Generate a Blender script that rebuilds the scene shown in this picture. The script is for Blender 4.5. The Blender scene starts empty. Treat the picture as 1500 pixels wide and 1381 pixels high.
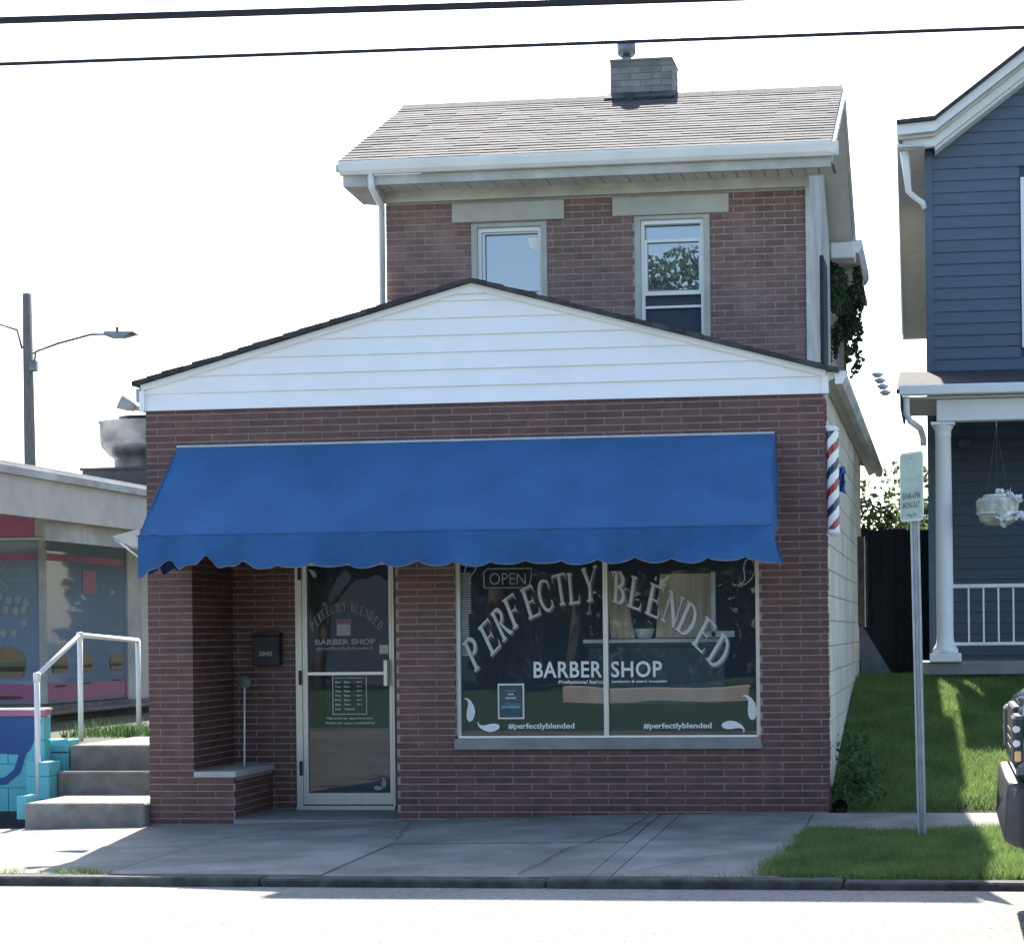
import bpy, math, random
import numpy as np
from mathutils import Vector, Matrix
random.seed(7); rng = np.random.default_rng(7)
S = bpy.context.scene
COL = S.collection
PI = math.pi
R = math.radians

# ------------------------------------------------------------------ camera, sky, sun, exposure
cam = bpy.data.cameras.new('camera'); cam.sensor_width = 36; cam.sensor_fit = 'HORIZONTAL'
cam.lens = 36*3200/1500; cam.shift_x = -184/1500; cam.shift_y = 235.5/1500
cam.clip_start = .1; cam.clip_end = 3000
co = bpy.data.objects.new('camera', cam); COL.objects.link(co)
co.matrix_world = (Matrix.Translation((0, -16.838, 1.47)) @ Matrix.Rotation(.139, 4, 'Z')
                   @ Matrix.Rotation(PI/2, 4, 'X') @ Matrix.Rotation(-.011, 4, 'Z'))
S.camera = co
SUN_AZ, SUN_EL = R(-10.6), R(45.3)            # clockwise from +y
W = bpy.data.worlds.new('World'); S.world = W; W.use_nodes = True
wn = W.node_tree; wn.nodes.clear()
sky = wn.nodes.new('ShaderNodeTexSky'); sky.sky_type = 'NISHITA'; sky.sun_disc = False
sky.sun_elevation = SUN_EL; sky.sun_rotation = SUN_AZ; sky.air_density = 1.0; sky.dust_density = 1.4; sky.ozone_density = 1.6
bg = wn.nodes.new('ShaderNodeBackground'); bg.inputs[1].default_value = .128
wo = wn.nodes.new('ShaderNodeOutputWorld')
wn.links.new(sky.outputs[0], bg.inputs[0]); wn.links.new(bg.outputs[0], wo.inputs[0])
sl = bpy.data.lights.new('sun', 'SUN'); sl.energy = 5.0; sl.angle = R(.5); sl.color = (1, .95, .87)
so = bpy.data.objects.new('sun', sl); COL.objects.link(so)
sv = Vector((math.sin(SUN_AZ)*math.cos(SUN_EL), math.cos(SUN_AZ)*math.cos(SUN_EL), math.sin(SUN_EL)))
so.rotation_euler = sv.to_track_quat('Z', 'Y').to_euler()
so.location = (-3, 8, 14)
vs = S.view_settings; vs.view_transform = 'Standard'; vs.look = 'None'; vs.gamma = 1; vs.use_curve_mapping = False
vs.exposure = 1.7

# ------------------------------------------------------------------ materials
def lin(c): return tuple(c)+(1,)
def mat(name, col, rough=.7, var=.15, scale=6, bump=0, bscale=40, metal=0, spec=.4, col2=None, tone=0, stain=0, stretch=None, coat=0, speck=0, spk=70):
    m = bpy.data.materials.new(name); m.use_nodes = True
    t = m.node_tree; n = t.nodes; L = t.links
    b = n['Principled BSDF']
    b.inputs['Roughness'].default_value = rough; b.inputs['Metallic'].default_value = metal
    b.inputs['Specular IOR Level'].default_value = spec
    if coat: b.inputs['Coat Weight'].default_value = coat
    tc = n.new('ShaderNodeNewGeometry'); src = tc.outputs['Position']
    if stretch:
        mp = n.new('ShaderNodeMapping'); mp.inputs['Scale'].default_value = stretch
        L.new(src, mp.inputs['Vector']); src = mp.outputs[0]
    nz = n.new('ShaderNodeTexNoise'); nz.inputs['Scale'].default_value = scale; nz.inputs['Detail'].default_value = 6
    L.new(src, nz.inputs['Vector'])
    c2 = col2 or tuple(x*(1-var) for x in col); c1 = tuple(min(1, x*(1+var)) for x in col) if not col2 else col
    rp = n.new('ShaderNodeValToRGB'); rp.color_ramp.elements[0].position = .32; rp.color_ramp.elements[1].position = .68
    rp.color_ramp.elements[0].color = lin(c2); rp.color_ramp.elements[1].color = lin(c1)
    L.new(nz.outputs['Fac'], rp.inputs[0]); out = rp.outputs[0]
    if tone:
        at = n.new('ShaderNodeAttribute'); at.attribute_name = 'tone'
        mr = n.new('ShaderNodeMapRange'); mr.inputs['To Min'].default_value = 1-tone; mr.inputs['To Max'].default_value = 1+tone
        L.new(at.outputs['Fac'], mr.inputs['Value'])
        mx = n.new('ShaderNodeMix'); mx.data_type = 'RGBA'; mx.blend_type = 'MULTIPLY'; mx.inputs[0].default_value = 1
        L.new(out, mx.inputs[6]); L.new(mr.outputs[0], mx.inputs[7]); out = mx.outputs[2]
    if speck:
        n3 = n.new('ShaderNodeTexNoise'); n3.inputs['Scale'].default_value = spk; n3.inputs['Detail'].default_value = 3
        L.new(tc.outputs['Position'], n3.inputs['Vector'])
        r3 = n.new('ShaderNodeValToRGB'); r3.color_ramp.elements[0].position = .60; r3.color_ramp.elements[1].position = .68
        r3.color_ramp.elements[0].color = (1, 1, 1, 1); r3.color_ramp.elements[1].color = lin((1-speck,)*3)
        L.new(n3.outputs['Fac'], r3.inputs[0])
        mx = n.new('ShaderNodeMix'); mx.data_type = 'RGBA'; mx.blend_type = 'MULTIPLY'; mx.inputs[0].default_value = 1
        L.new(out, mx.inputs[6]); L.new(r3.outputs[0], mx.inputs[7]); out = mx.outputs[2]
    if stain:
        n2 = n.new('ShaderNodeTexNoise'); n2.inputs['Scale'].default_value = 1.3; n2.inputs['Detail'].default_value = 8; n2.inputs['Roughness'].default_value = .65
        L.new(tc.outputs['Position'], n2.inputs['Vector'])
        r2 = n.new('ShaderNodeValToRGB'); r2.color_ramp.elements[0].position = .42; r2.color_ramp.elements[1].position = .62
        r2.color_ramp.elements[0].color = lin((1-stain,)*3); r2.color_ramp.elements[1].color = (1, 1, 1, 1)
        L.new(n2.outputs['Fac'], r2.inputs[0])
        mx = n.new('ShaderNodeMix'); mx.data_type = 'RGBA'; mx.blend_type = 'MULTIPLY'; mx.inputs[0].default_value = 1
        L.new(out, mx.inputs[6]); L.new(r2.outputs[0], mx.inputs[7]); out = mx.outputs[2]
    L.new(out, b.inputs['Base Color'])
    if bump:
        nb = n.new('ShaderNodeTexNoise'); nb.inputs['Scale'].default_value = bscale; nb.inputs['Detail'].default_value = 5
        L.new(src, nb.inputs['Vector'])
        bp = n.new('ShaderNodeBump'); bp.inputs['Strength'].default_value = bump; bp.inputs['Distance'].default_value = .01
        L.new(nb.outputs['Fac'], bp.inputs['Height']); L.new(bp.outputs[0], b.inputs['Normal'])
    return m
def glass_mat(name, tint, rough=0.0, gain=1.6, refl=(1, 1, 1), veil=.06):
    m = bpy.data.materials.new(name); m.use_nodes = True; t = m.node_tree; n = t.nodes; L = t.links
    n.remove(n['Principled BSDF']); o = n['Material Output']
    tr = n.new('ShaderNodeBsdfTransparent'); tr.inputs[0].default_value = lin(tint)
    gl = n.new('ShaderNodeBsdfGlossy'); gl.inputs['Roughness'].default_value = rough; gl.inputs[0].default_value = lin(refl)
    fr = n.new('ShaderNodeFresnel'); fr.inputs[0].default_value = 1.5
    mu = n.new('ShaderNodeMath'); mu.operation = 'MULTIPLY'; mu.inputs[1].default_value = gain; mu.use_clamp = True
    tc = n.new('ShaderNodeNewGeometry'); nb = n.new('ShaderNodeTexNoise'); nb.inputs['Scale'].default_value = 1.4; nb.inputs['Detail'].default_value = 1
    bp = n.new('ShaderNodeBump'); bp.inputs['Strength'].default_value = .05; bp.inputs['Distance'].default_value = .02
    L.new(tc.outputs['Position'], nb.inputs['Vector']); L.new(nb.outputs['Fac'], bp.inputs['Height']); L.new(bp.outputs[0], gl.inputs['Normal'])
    mx = n.new('ShaderNodeMixShader'); L.new(fr.outputs[0], mu.inputs[0]); L.new(mu.outputs[0], mx.inputs[0])
    df = n.new('ShaderNodeBsdfDiffuse'); df.inputs[0].default_value = (.50, .64, .82, 1); dm = n.new('ShaderNodeMixShader'); dm.inputs[0].default_value = veil  # bluish diffuse mixed in, standing for lens haze over the dark glass
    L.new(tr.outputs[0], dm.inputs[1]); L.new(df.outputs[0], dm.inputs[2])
    L.new(dm.outputs[0], mx.inputs[1]); L.new(gl.outputs[0], mx.inputs[2]); L.new(mx.outputs[0], o.inputs[0])
    return m
def leaf_mat(name, col, col2, scale=3, trans=.35):
    m = mat(name, col, rough=.6, scale=scale, col2=col2, spec=.25, tone=.35)
    t = m.node_tree; n = t.nodes; L = t.links; b = n['Principled BSDF']; o = n['Material Output']
    tl = n.new('ShaderNodeBsdfTranslucent'); mx = n.new('ShaderNodeMixShader'); mx.inputs[0].default_value = trans
    src = b.inputs['Base Color'].links[0].from_socket
    L.new(src, tl.inputs[0]); L.new(b.outputs[0], mx.inputs[1]); L.new(tl.outputs[0], mx.inputs[2]); L.new(mx.outputs[0], o.inputs[0])
    return m
M = dict(
    brick=mat('glazed_red_brick', (.118, .046, .040), .45, .26, 9, .3, 90, tone=.17, stain=.22, spec=.5),
    mortar=mat('pink_grey_mortar', (.30, .245, .235), .9, .15, 12, .3, 120),
    brick2=mat('weathered_red_brick', (.25, .145, .128), .85, .18, 5, .5, 70, tone=.13, stain=.25),
    mortar2=mat('old_grey_mortar', (.40, .35, .33), .95, .15, 12, .3, 100),
    chim=mat('grey_chimney_brick', (.25, .23, .22), .9, .2, 6, .4, 80, tone=.2),
    vinyl=mat('white_vinyl_siding', (.84, .84, .85), .5, .03, 3, .04, 60),
    white=mat('white_painted_metal', (.76, .76, .75), .45, .06, 4, .05, 50),
    dirtywhite=mat('weathered_white_paint', (.60, .59, .56), .6, .12, 4, .1, 40, stain=.3),
    cream=mat('cream_painted_block', (.70, .64, .52), .75, .08, 3, .35, 60, tone=.05, stain=.18),
    stone=mat('pale_limestone', (.45, .43, .38), .85, .1, 5, .25, 60),
    sill=mat('grey_concrete_sill', (.24, .23, .22), .85, .12, 6, .3, 80),
    shingle=mat('grey_brown_shingles', (.048, .047, .051), .9, .2, 3, .5, 140, tone=.12, stain=.2),
    shdark=mat('charcoal_shingles', (.05, .05, .055), .9, .3, 14, .5, 140, tone=.3),
    alu=mat('brushed_aluminium', (.62, .60, .55), .38, .06, 8, .05, 60, metal=.55, stretch=(8, 8, 1)),
    alubright=mat('polished_aluminium', (.85, .83, .78), .3, .03, 8, metal=.4),
    dark=mat('dark_metal', (.03, .032, .036), .5, .2, 8),
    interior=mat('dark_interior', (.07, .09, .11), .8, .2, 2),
    awn=mat('blue_awning_canvas', (.044, .125, .275), .75, .10, 2.2, .12, 300, tone=.05, spec=.2, stain=.07),
    awnv=mat('stained_valance_canvas', (.036, .125, .31), .8, .08, 3, .15, 200, stain=.28, spec=.2),
    awnd=mat('fold_shade_blue', (.026, .085, .21), .8, .1, 5),  # darker blue for the crease shade at the front fold
    awntrim=mat('faded_grey_trim', (.12, .15, .20), .8, .2, 12),
    concrete=mat('sidewalk_concrete', (.25, .24, .215), .9, .12, 2.5, .5, 60, tone=.08, stain=.34, speck=.25, spk=45),
    steps=mat('old_step_concrete', (.25, .235, .205), .9, .22, 7, .6, 50, stain=.3),
    kerb=mat('kerb_stone', (.075, .072, .068), .9, .45, 9, .6, 40, stain=.3),
    asphalt=mat('pale_worn_road', (.25, .24, .22), .9, .16, 30, .8, 90, stain=.2, speck=.75, spk=38),
    farlawn=mat('far_lawn_grass', (.05, .095, .03), .95, .3, 3),
    soil=mat('dark_soil', (.05, .055, .03), .95, .3, 5, .5, 30),
    farsoil=mat('far_grass', (.055, .060, .045), .95, .3, .8),
    grass=leaf_mat('green_grass', (.21, .285, .09), (.105, .17, .055), 2.6, .5),
    weed=leaf_mat('broad_weed_leaves', (.07, .13, .04), (.04, .09, .03), 3, .35),
    ivy=leaf_mat('dark_ivy_leaves', (.06, .095, .05), (.035, .065, .032), 3, .3),
    leaf=leaf_mat('pale_tree_leaves', (.12, .17, .07), (.07, .11, .04), 1.2, .45),
    leafd=leaf_mat('dark_tree_leaves', (.05, .085, .03), (.03, .055, .02), .6, .3),
    bark=mat('grey_bark', (.13, .11, .09), .95, .3, 8, .6, 30),
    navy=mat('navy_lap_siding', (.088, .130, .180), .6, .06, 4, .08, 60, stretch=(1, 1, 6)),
    navyd=mat('shaded_navy_siding', (.048, .070, .105), .6, .08, 4, .08, 60, stretch=(1, 1, 6)),  # same siding, with the shade under the porch put into its colour
    housewhite=mat('white_house_trim', (.78, .78, .77), .45, .04, 4),
    soffit=mat('grey_white_soffit', (.62, .61, .58), .6, .08, 5),
    fence=mat('black_stained_board', (.018, .021, .026), .8, .3, 9, .3, 40, stretch=(6, 6, .6)),
    teal=mat('teal_painted_block', (.115, .44, .50), .6, .07, 3, .25, 50),
    blue=mat('mural_blue', (.02, .08, .24), .6, .1, 4, .2, 50),
    pink=mat('magenta_sign_panel', (.62, .20, .34), .5, .07, 3),
    pinkd=mat('magenta_window_stripe', (.42, .14, .24), .5, .08, 3),
    stucco=mat('dirty_cream_stucco', (.66, .62, .56), .85, .06, 4, .25, 60, stain=.1),
    steel=mat('galvanised_steel', (.16, .17, .18), .38, .3, 5, .1, 30, metal=.7),
    post=mat('galvanised_sign_post', (.42, .44, .46), .45, .12, 12, .1, 60, metal=.6),
    sign=mat('faded_sign_face', (.42, .50, .42), .5, .10, 8),
    signrim=mat('faded_sign_border', (.66, .72, .64), .5, .06, 8),
    signink=mat('faded_sign_ink', (.16, .20, .18), .6, .2, 30),
    signfaint=mat('nearly_bleached_ink', (.52, .59, .52), .6, .05, 30),
    wood=mat('weathered_utility_wood', (.17, .15, .13), .9, .3, 3, .5, 20, stretch=(12, 12, 1)),
    black=mat('black_cable', (.012, .012, .02), .5, .1, 5),
    vin2=mat('thin_grey_window_vinyl', (.50, .51, .50), .6, .08, 20),
    vinsh=mat('lettering_drop_line', (.15, .17, .18), .6, .1, 20),
    vin=mat('white_window_vinyl', (.70, .72, .70), .6, .05, 20),
    vinfaint=mat('thin_white_window_vinyl', (.36, .38, .38), .6, .1, 20),
    neon=mat('unlit_neon_tube', (.85, .85, .82), .3, .05, 20),
    red=mat('barber_red', (.32, .028, .035), .3, .06, 5, coat=.5),
    navy2=mat('barber_navy', (.02, .03, .09), .3, .06, 5, coat=.5),
    bwhite=mat('barber_white', (.80, .80, .80), .3, .03, 5, coat=.5),
    drape=mat('beige_drape', (.85, .70, .50), .9, .12, 5, stretch=(20, 1, 1)),
    paper=mat('pale_paper', (.55, .57, .55), .8, .05, 10),
    poster=mat('dark_teal_poster', (.05, .085, .09), .6, .25, 14),
    posterc=mat('cyan_poster_band', (.14, .30, .38), .6, .15, 14),
    redpaper=mat('dull_red_notice', (.30, .07, .08), .6, .1, 14),
    carpaint=mat('dark_grey_truck_paint', (.09, .10, .13), .3, .05, 5, metal=.5, coat=1),
    chrome=mat('chrome', (.75, .75, .77), .12, .02, 5, metal=1),
    rubber=mat('black_rubber', (.02, .02, .02), .85, .2, 20),
    plastic=mat('black_plastic', (.025, .027, .03), .5, .1, 9),
    lens=mat('clear_lamp_lens', (.62, .64, .66), .12, .1, 30, coat=1),
    amber=mat('amber_lens', (.75, .42, .20), .2, .05, 30, coat=1),
    bun=mat('mural_bun', (.30, .21, .12), .7, .1, 10),
    patty=mat('mural_patty', (.08, .06, .05), .7, .1, 10),
    lettuce=mat('mural_lettuce', (.15, .22, .10), .7, .1, 10),
    glassw=glass_mat('shop_window_glass', (.84, .88, .88), 0, 1.2, veil=.05),
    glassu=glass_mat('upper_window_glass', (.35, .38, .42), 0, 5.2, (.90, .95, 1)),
    glassl=glass_mat('veiled_shopfront_glass', (.5, .55, .58), .03, .40, veil=.42),  # strong pale haze put into the pane to lift its darks
    netdark=mat('dark_insect_screen', (.045, .055, .08), .8, .1, 8),
    screen=mat('net_curtain', (.50, .55, .62), .9, .06, 4),
    beigewall=mat('beige_retaining_wall', (.46, .42, .37), .85, .1, 3),
    petal=mat('white_petals', (.85, .85, .85), .6, .03, 20),
    potm=mat('frosted_pot', (.55, .55, .48), .4, .3, 14),
    tarp=mat('grey_mesh_sheet', (.10, .12, .14), .7, .2, 10),
    bluescrap=mat('blue_cloth_scrap', (.02, .10, .28), .8, .1, 10),
    reflector=mat('dull_green_reflector', (.10, .13, .11), .5, .2, 20),
)

# ------------------------------------------------------------------ mesh helpers
WL = {}                                        # world location of every object used as a parent
class MB:
    def __init__(s): s.v = []; s.f = []; s.t = []; s.sm = []
    def add(s, vs_, fs_, tone=.5, smooth=False):
        k = len(s.v); s.v += [tuple(p) for p in vs_]
        for q in fs_: s.f.append([i+k for i in q]); s.t.append(tone); s.sm.append(smooth)
        return s
    def box(s, x0, x1, y0, y1, z0, z1, tone=.5):
        return s.add([(x0,y0,z0),(x1,y0,z0),(x1,y1,z0),(x0,y1,z0),(x0,y0,z1),(x1,y0,z1),(x1,y1,z1),(x0,y1,z1)],
                     [(0,3,2,1),(4,5,6,7),(0,1,5,4),(1,2,6,5),(2,3,7,6),(3,0,4,7)], tone)
    def bbox(s, x0, x1, y0, y1, z0, z1, b=.006, tone=.5):       # box with its corners cut back
        P = []
        for sx, X_ in ((1, x0), (-1, x1)):
            for sy, Y_ in ((1, y0), (-1, y1)):
                for sz, Z_ in ((1, z0), (-1, z1)):
                    P += [(X_, Y_+sy*b, Z_+sz*b), (X_+sx*b, Y_, Z_+sz*b), (X_+sx*b, Y_+sy*b, Z_)]
        bm_ = hull(P); return s.add(bm_[0], bm_[1], tone)
    def prism(s, poly, a0, a1, axis='y', tone=.5, smooth=False):   # poly of (u,v); extruded along axis
        def m(u, v, a): return {'y': (u, a, v), 'x': (a, u, v), 'z': (u, v, a)}[axis]
        n = len(poly); vs_ = [m(u, v, a0) for u, v in poly]+[m(u, v, a1) for u, v in poly]
        fs = [list(range(n)), list(range(2*n-1, n-1, -1))]+[(i, (i+1) % n+0, (i+1) % n+n, i+n) for i in range(n)]
        fs = [fs[0], fs[1]]+[(q[0], q[3], q[2], q[1]) for q in fs[2:]]
        return s.add(vs_, fs, tone, smooth)
    def flat(s, poly, y, tone=.5):
        return s.add([(u, y, v) for u, v in poly], [list(range(len(poly)))], tone)
    def tube(s, pts, r, n=8, tone=.5, cap=True):
        pts = [Vector(p) for p in pts]; rs = r if isinstance(r, (list, tuple)) else [r]*len(pts)
        vs_ = []; fs = []; up0 = None
        for i, p in enumerate(pts):
            d = (pts[min(i+1, len(pts)-1)]-pts[max(i-1, 0)]).normalized()
            if up0 is None: up0 = Vector((0, 0, 1)) if abs(d.z) < .9 else Vector((1, 0, 0))
            a = d.cross(up0).normalized(); b_ = a.cross(d).normalized(); up0 = b_
            for k in range(n):
                t = 2*PI*k/n; vs_.append(p+(a*math.cos(t)+b_*math.sin(t))*rs[i])
        for i in range(len(pts)-1):
            for k in range(n):
                fs.append((i*n+k, i*n+(k+1) % n, (i+1)*n+(k+1) % n, (i+1)*n+k))
        s.add(vs_, fs, tone, True)
        if cap:
            k0 = len(s.v)-len(vs_)
            s.f.append([k0+i for i in range(n)][::-1]); s.t.append(tone); s.sm.append(False)
            e = k0+(len(pts)-1)*n; s.f.append([e+i for i in range(n)]); s.t.append(tone); s.sm.append(False)
        return s
    def lathe(s, prof, c=(0, 0, 0), n=24, axis='z', tone=.5, smooth=True):
        vs_ = []; fs = []
        for r_, h in prof:
            for k in range(n):
                t = 2*PI*k/n; u, v = r_*math.cos(t), r_*math.sin(t)
                vs_.append({'z': (c[0]+u, c[1]+v, c[2]+h), 'y': (c[0]+u, c[1]+h, c[2]+v), 'x': (c[0]+h, c[1]+u, c[2]+v)}[axis])
        for i in range(len(prof)-1):
            for k in range(n):
                fs.append((i*n+k, i*n+(k+1) % n, (i+1)*n+(k+1) % n, (i+1)*n+k))
        s.add(vs_, fs, tone, smooth)
        return s
    def build(s, name, m, parent=None, kind=None, label=None, cat=None, group=None):
        me = bpy.data.meshes.new(name); me.from_pydata(s.v, [], s.f); me.materials.append(m)
        at = me.attributes.new('tone', 'FLOAT', 'FACE'); at.data.foreach_set('value', s.t)
        me.polygons.foreach_set('use_smooth', s.sm)
        me.update()
        o = bpy.data.objects.new(name, me); COL.objects.link(o)
        pw = Vector((0, 0, 0))
        if parent is not None: pw = WL[parent.name]; o.parent = parent
        if s.v:
            A = np.array(s.v); c = Vector(((A[:, 0].min()+A[:, 0].max())/2, (A[:, 1].min()+A[:, 1].max())/2, A[:, 2].min()))
            me.transform(Matrix.Translation(-c)); o.location = c-pw; WL[o.name] = c
        else: WL[o.name] = Vector((0, 0, 0))
        tag(o, label, cat, group, kind)
        return o
def hull(P):
    import bmesh
    bm = bmesh.new()
    for p in P: bm.verts.new(p)
    bmesh.ops.remove_doubles(bm, verts=bm.verts, dist=1e-6)
    bmesh.ops.convex_hull(bm, input=bm.verts)
    bm.verts.index_update()
    r = ([tuple(v.co) for v in bm.verts], [[v.index for v in f.verts] for f in bm.faces]); bm.free(); return r
def rounded(q, w, seg=3):
    import bmesh
    bm = bmesh.new(); vs_ = [bm.verts.new(p) for p in q.v]
    for f in q.f: bm.faces.new([vs_[i] for i in f])
    bmesh.ops.dissolve_limit(bm, angle_limit=R(2), verts=bm.verts, edges=bm.edges)
    bmesh.ops.bevel(bm, geom=list(bm.edges), offset=w, segments=seg, profile=.5, affect='EDGES', clamp_overlap=True)
    bm.verts.index_update(); q.v = [tuple(v.co) for v in bm.verts]; q.f = [[v.index for v in f.verts] for f in bm.faces]
    q.t = [.5]*len(q.f); q.sm = [True]*len(q.f); bm.free(); return q
def tag(o, label=None, cat=None, group=None, kind=None):
    if label: o['label'] = label
    if cat: o['category'] = cat
    if group: o['group'] = group
    if kind: o['kind'] = kind
def thing(name, label, cat, loc, group=None):
    o = bpy.data.objects.new(name, None); COL.objects.link(o); o.location = loc; o.empty_display_size = .2
    WL[o.name] = Vector(loc); tag(o, label, cat, group); return o
def inst(name, me, parent, loc, scale=(1, 1, 1), rot=None):
    o = bpy.data.objects.new(name, me); COL.objects.link(o); o.parent = parent
    o.location = Vector(loc)-WL[parent.name]; o.scale = scale
    if rot: o.rotation_euler = rot
    return o
def unit_mesh(name, m, tone, b=.0):
    q = MB()
    q.box(-.5, .5, -.5, .5, -.5, .5, tone)
    me = bpy.data.meshes.new(name); me.from_pydata(q.v, [], q.f); me.materials.append(m)
    at = me.attributes.new('tone', 'FLOAT', 'FACE'); at.data.foreach_set('value', q.t); return me
_dg = None
def text_mb(body, h, cx, cz, y, width=None, bold=0.0, shear=0, place=None, spacing=1.0):
    """flat lettering in the xz plane, facing -y, centred on cx,cz; returns MB"""
    cu = bpy.data.curves.new('t', 'FONT'); cu.body = body; cu.size = 1; cu.offset = bold; cu.shear = shear; cu.space_character = spacing
    cu.align_x = 'CENTER'; cu.resolution_u = 3
    o = bpy.data.objects.new('t', cu); COL.objects.link(o)
    bpy.context.view_layer.update()
    me = bpy.data.meshes.new_from_object(o.evaluated_get(bpy.context.evaluated_depsgraph_get()))
    A = np.array([v.co[:] for v in me.vertices]); fs = [list(p.vertices) for p in me.polygons]
    bpy.data.objects.remove(o); bpy.data.curves.remove(cu); bpy.data.meshes.remove(me)
    x0, x1 = A[:, 0].min(), A[:, 0].max(); z0, z1 = A[:, 1].min(), A[:, 1].max()
    sz = h/(z1-z0); sx = (width/(x1-x0)) if width else sz
    U = (A[:, 0]-(x0+x1)/2)*sx; V = (A[:, 1]-(z0+z1)/2)*sz
    q = MB()
    if place: q.add([place(u, v) for u, v in zip(U, V)], fs)
    else: q.add([(cx+u, y, cz+v) for u, v in zip(U, V)], fs)
    return q
def join(*ms):
    q = MB()
    for m in ms:
        k = len(q.v); q.v += m.v; q.f += [[i+k for i in f] for f in m.f]; q.t += m.t; q.sm += m.sm
    return q

def brick_layer(regs, z0, rows, ch, L, joint, axis, plane, out, name, mat_, parent, limit, stuffname, vis=lambda a, z: True, off=0.0, dep=.03, seed=1, holes=()):
    """regs: list of (a0,a1,z0,z1) rectangles of solid wall; bricks stand proud of the mortar plane.
    axis 'x': wall faces -y at y=plane ; axis 'y': wall faces +/-x at x=plane (out=sign)"""
    rr = random.Random(seed); pieces = []
    for r in range(rows):
        zb = z0+r*ch; zt = zb+ch-joint
        for (a0, a1, ra, rb) in regs:
            if zt < ra+.012 or zb > rb-.012: continue
            b0, b1 = max(zb, ra), min(zt, rb)
            if b1-b0 < .015: continue
            iv = [(a0, a1)]; zc_ = (zb+zt)/2
            for (ha, hb, hc, hd) in holes:
                if hc < zc_ < hd: iv = [t for (a_, b_) in iv for t in ((a_, min(b_, ha)), (max(a_, hb), b_)) if t[1]-t[0] > .02]
            sh = off+(L/2 if r % 2 else 0)
            for (s0, s1) in iv:
                x = sh+math.floor((s0-sh)/L)*L
                while x < s1:
                    p0, p1 = max(x, s0), min(x+L-joint, s1)
                    if p1-p0 > .02: pieces.append((p0, p1, b0, b1))
                    x += L
    jit = lambda: rr.uniform(-.0012, .0012)
    meshes = [unit_mesh(name, mat_, t) for t in (.0, .15, .3, .45, .55, .7, .85, 1.0)]
    full = sorted([p for p in pieces if vis((p[0]+p[1])/2, (p[2]+p[3])/2)], key=lambda p: -(p[1]-p[0])*(p[3]-p[2]))
    rr2 = random.Random(3); 
    full = full[:limit]; fs_ = set(full); q = MB()
    for p in pieces:
        p0, p1, b0, b1 = p; y = jit(); w = dep
        if axis == 'x': c = ((p0+p1)/2, plane+w/2+y-.006, (b0+b1)/2); sc = (p1-p0, w, b1-b0)
        else: c = (plane-out*(w/2-.006)+y, (p0+p1)/2, (b0+b1)/2); sc = (w, p1-p0, b1-b0)
        if p in fs_: inst(name, rr.choice(meshes), parent, c, sc)
        else: q.box(c[0]-sc[0]/2, c[0]+sc[0]/2, c[1]-sc[1]/2, c[1]+sc[1]/2, c[2]-sc[2]/2, c[2]+sc[2]/2, rr.random())
    if q.v: q.build(stuffname, mat_, parent, kind='stuff')

# ------------------------------------------------------------------ setting: ground, road, kerb, sidewalk
def struct(name, mb, m, parent=None): return mb.build(name, m, parent, kind='structure')
g = MB(); g.add([(-900,-900,-.2),(900,-900,-.2),(900,900,-.2),(-900,900,-.2)], [(0,1,2,3)]); struct('ground', g, M['farsoil'])
g = MB(); g.add([(-120,-13.2,-.075),(120,-13.2,-.075),(120,-3.70,-.075),(-120,-3.70,-.075)], [(0,1,2,3)]); struct('road', g, M['asphalt'])
g = MB()
x = -60.0
while x < 60:                                   # kerb stones, slightly uneven, tops just under the slabs
    w = 1.8; d = random.uniform(-.012, .012); g.bbox(x, x+w-.012, -3.80+d*.5, -3.63+d*.5, -.19, -.022+random.uniform(-.008, .006), .012, random.random()); x += w
struct('kerb', g, M['kerb'])
def gz(x): return -.03+min(max((x+6.3)*.022, -.05), .11)
walk = MB()
walk.box(-60, 60, -3.62, -.02, -.19, -.075)
sw = struct('sidewalk', walk, M['kerb'])
def slab(x0, x1, y0, y1, j=.011, crack=None, tone=None):
    q = MB(); tone = random.random() if tone is None else tone
    n = 5; dz = random.uniform(-.005, .005)
    xs = [x0+j/2+(x1-x0-j)*i/n for i in range(n+1)]; ys = [y0+j/2+(y1-y0-j)*i/n for i in range(n+1)]
    def z(x, y):
        k = min(1, max(0, (y+3.62)/3.55)); return gz(x)*k*1.0+(1-k)*(-.022)+dz
    vs_ = [(x_, y_, z(x_, y_)) for y_ in ys for x_ in xs]
    fs = [(r*(n+1)+c, r*(n+1)+c+1, (r+1)*(n+1)+c+1, (r+1)*(n+1)+c) for r in range(n) for c in range(n)]
    ring = [i for i in range(n+1)]+[r*(n+1)+n for r in range(1, n+1)]+[n*(n+1)+c for c in range(n-1, -1, -1)]+[r*(n+1) for r in range(n-1, 0, -1)]
    k = len(vs_); vs_ += [(vs_[i][0], vs_[i][1], -.19) for i in ring]
    m = len(ring); fs += [(ring[i], k+i, k+(i+1) % m, ring[(i+1) % m]) for i in range(m)]
    q.add(vs_, fs, tone); return q.build('slab', M['concrete'], sw)
jx = [-14.2, -12.4, -10.6, -8.8, -7.05, -5.28, -3.86, -2.18, -2.03, -1.0]
for i in range(len(jx)-1):
    slab(jx[i], jx[i+1], -3.62, -1.85); slab(jx[i], jx[i+1], -1.85, -.06, tone=None)
for x0 in (-1.0, .8, 2.6, 4.4, 6.2): slab(x0, x0+1.8, -1.28, -.1)
for x0 in (8.0, 9.8, 11.6): slab(x0, x0+1.8, -3.62, -.1)
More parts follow.
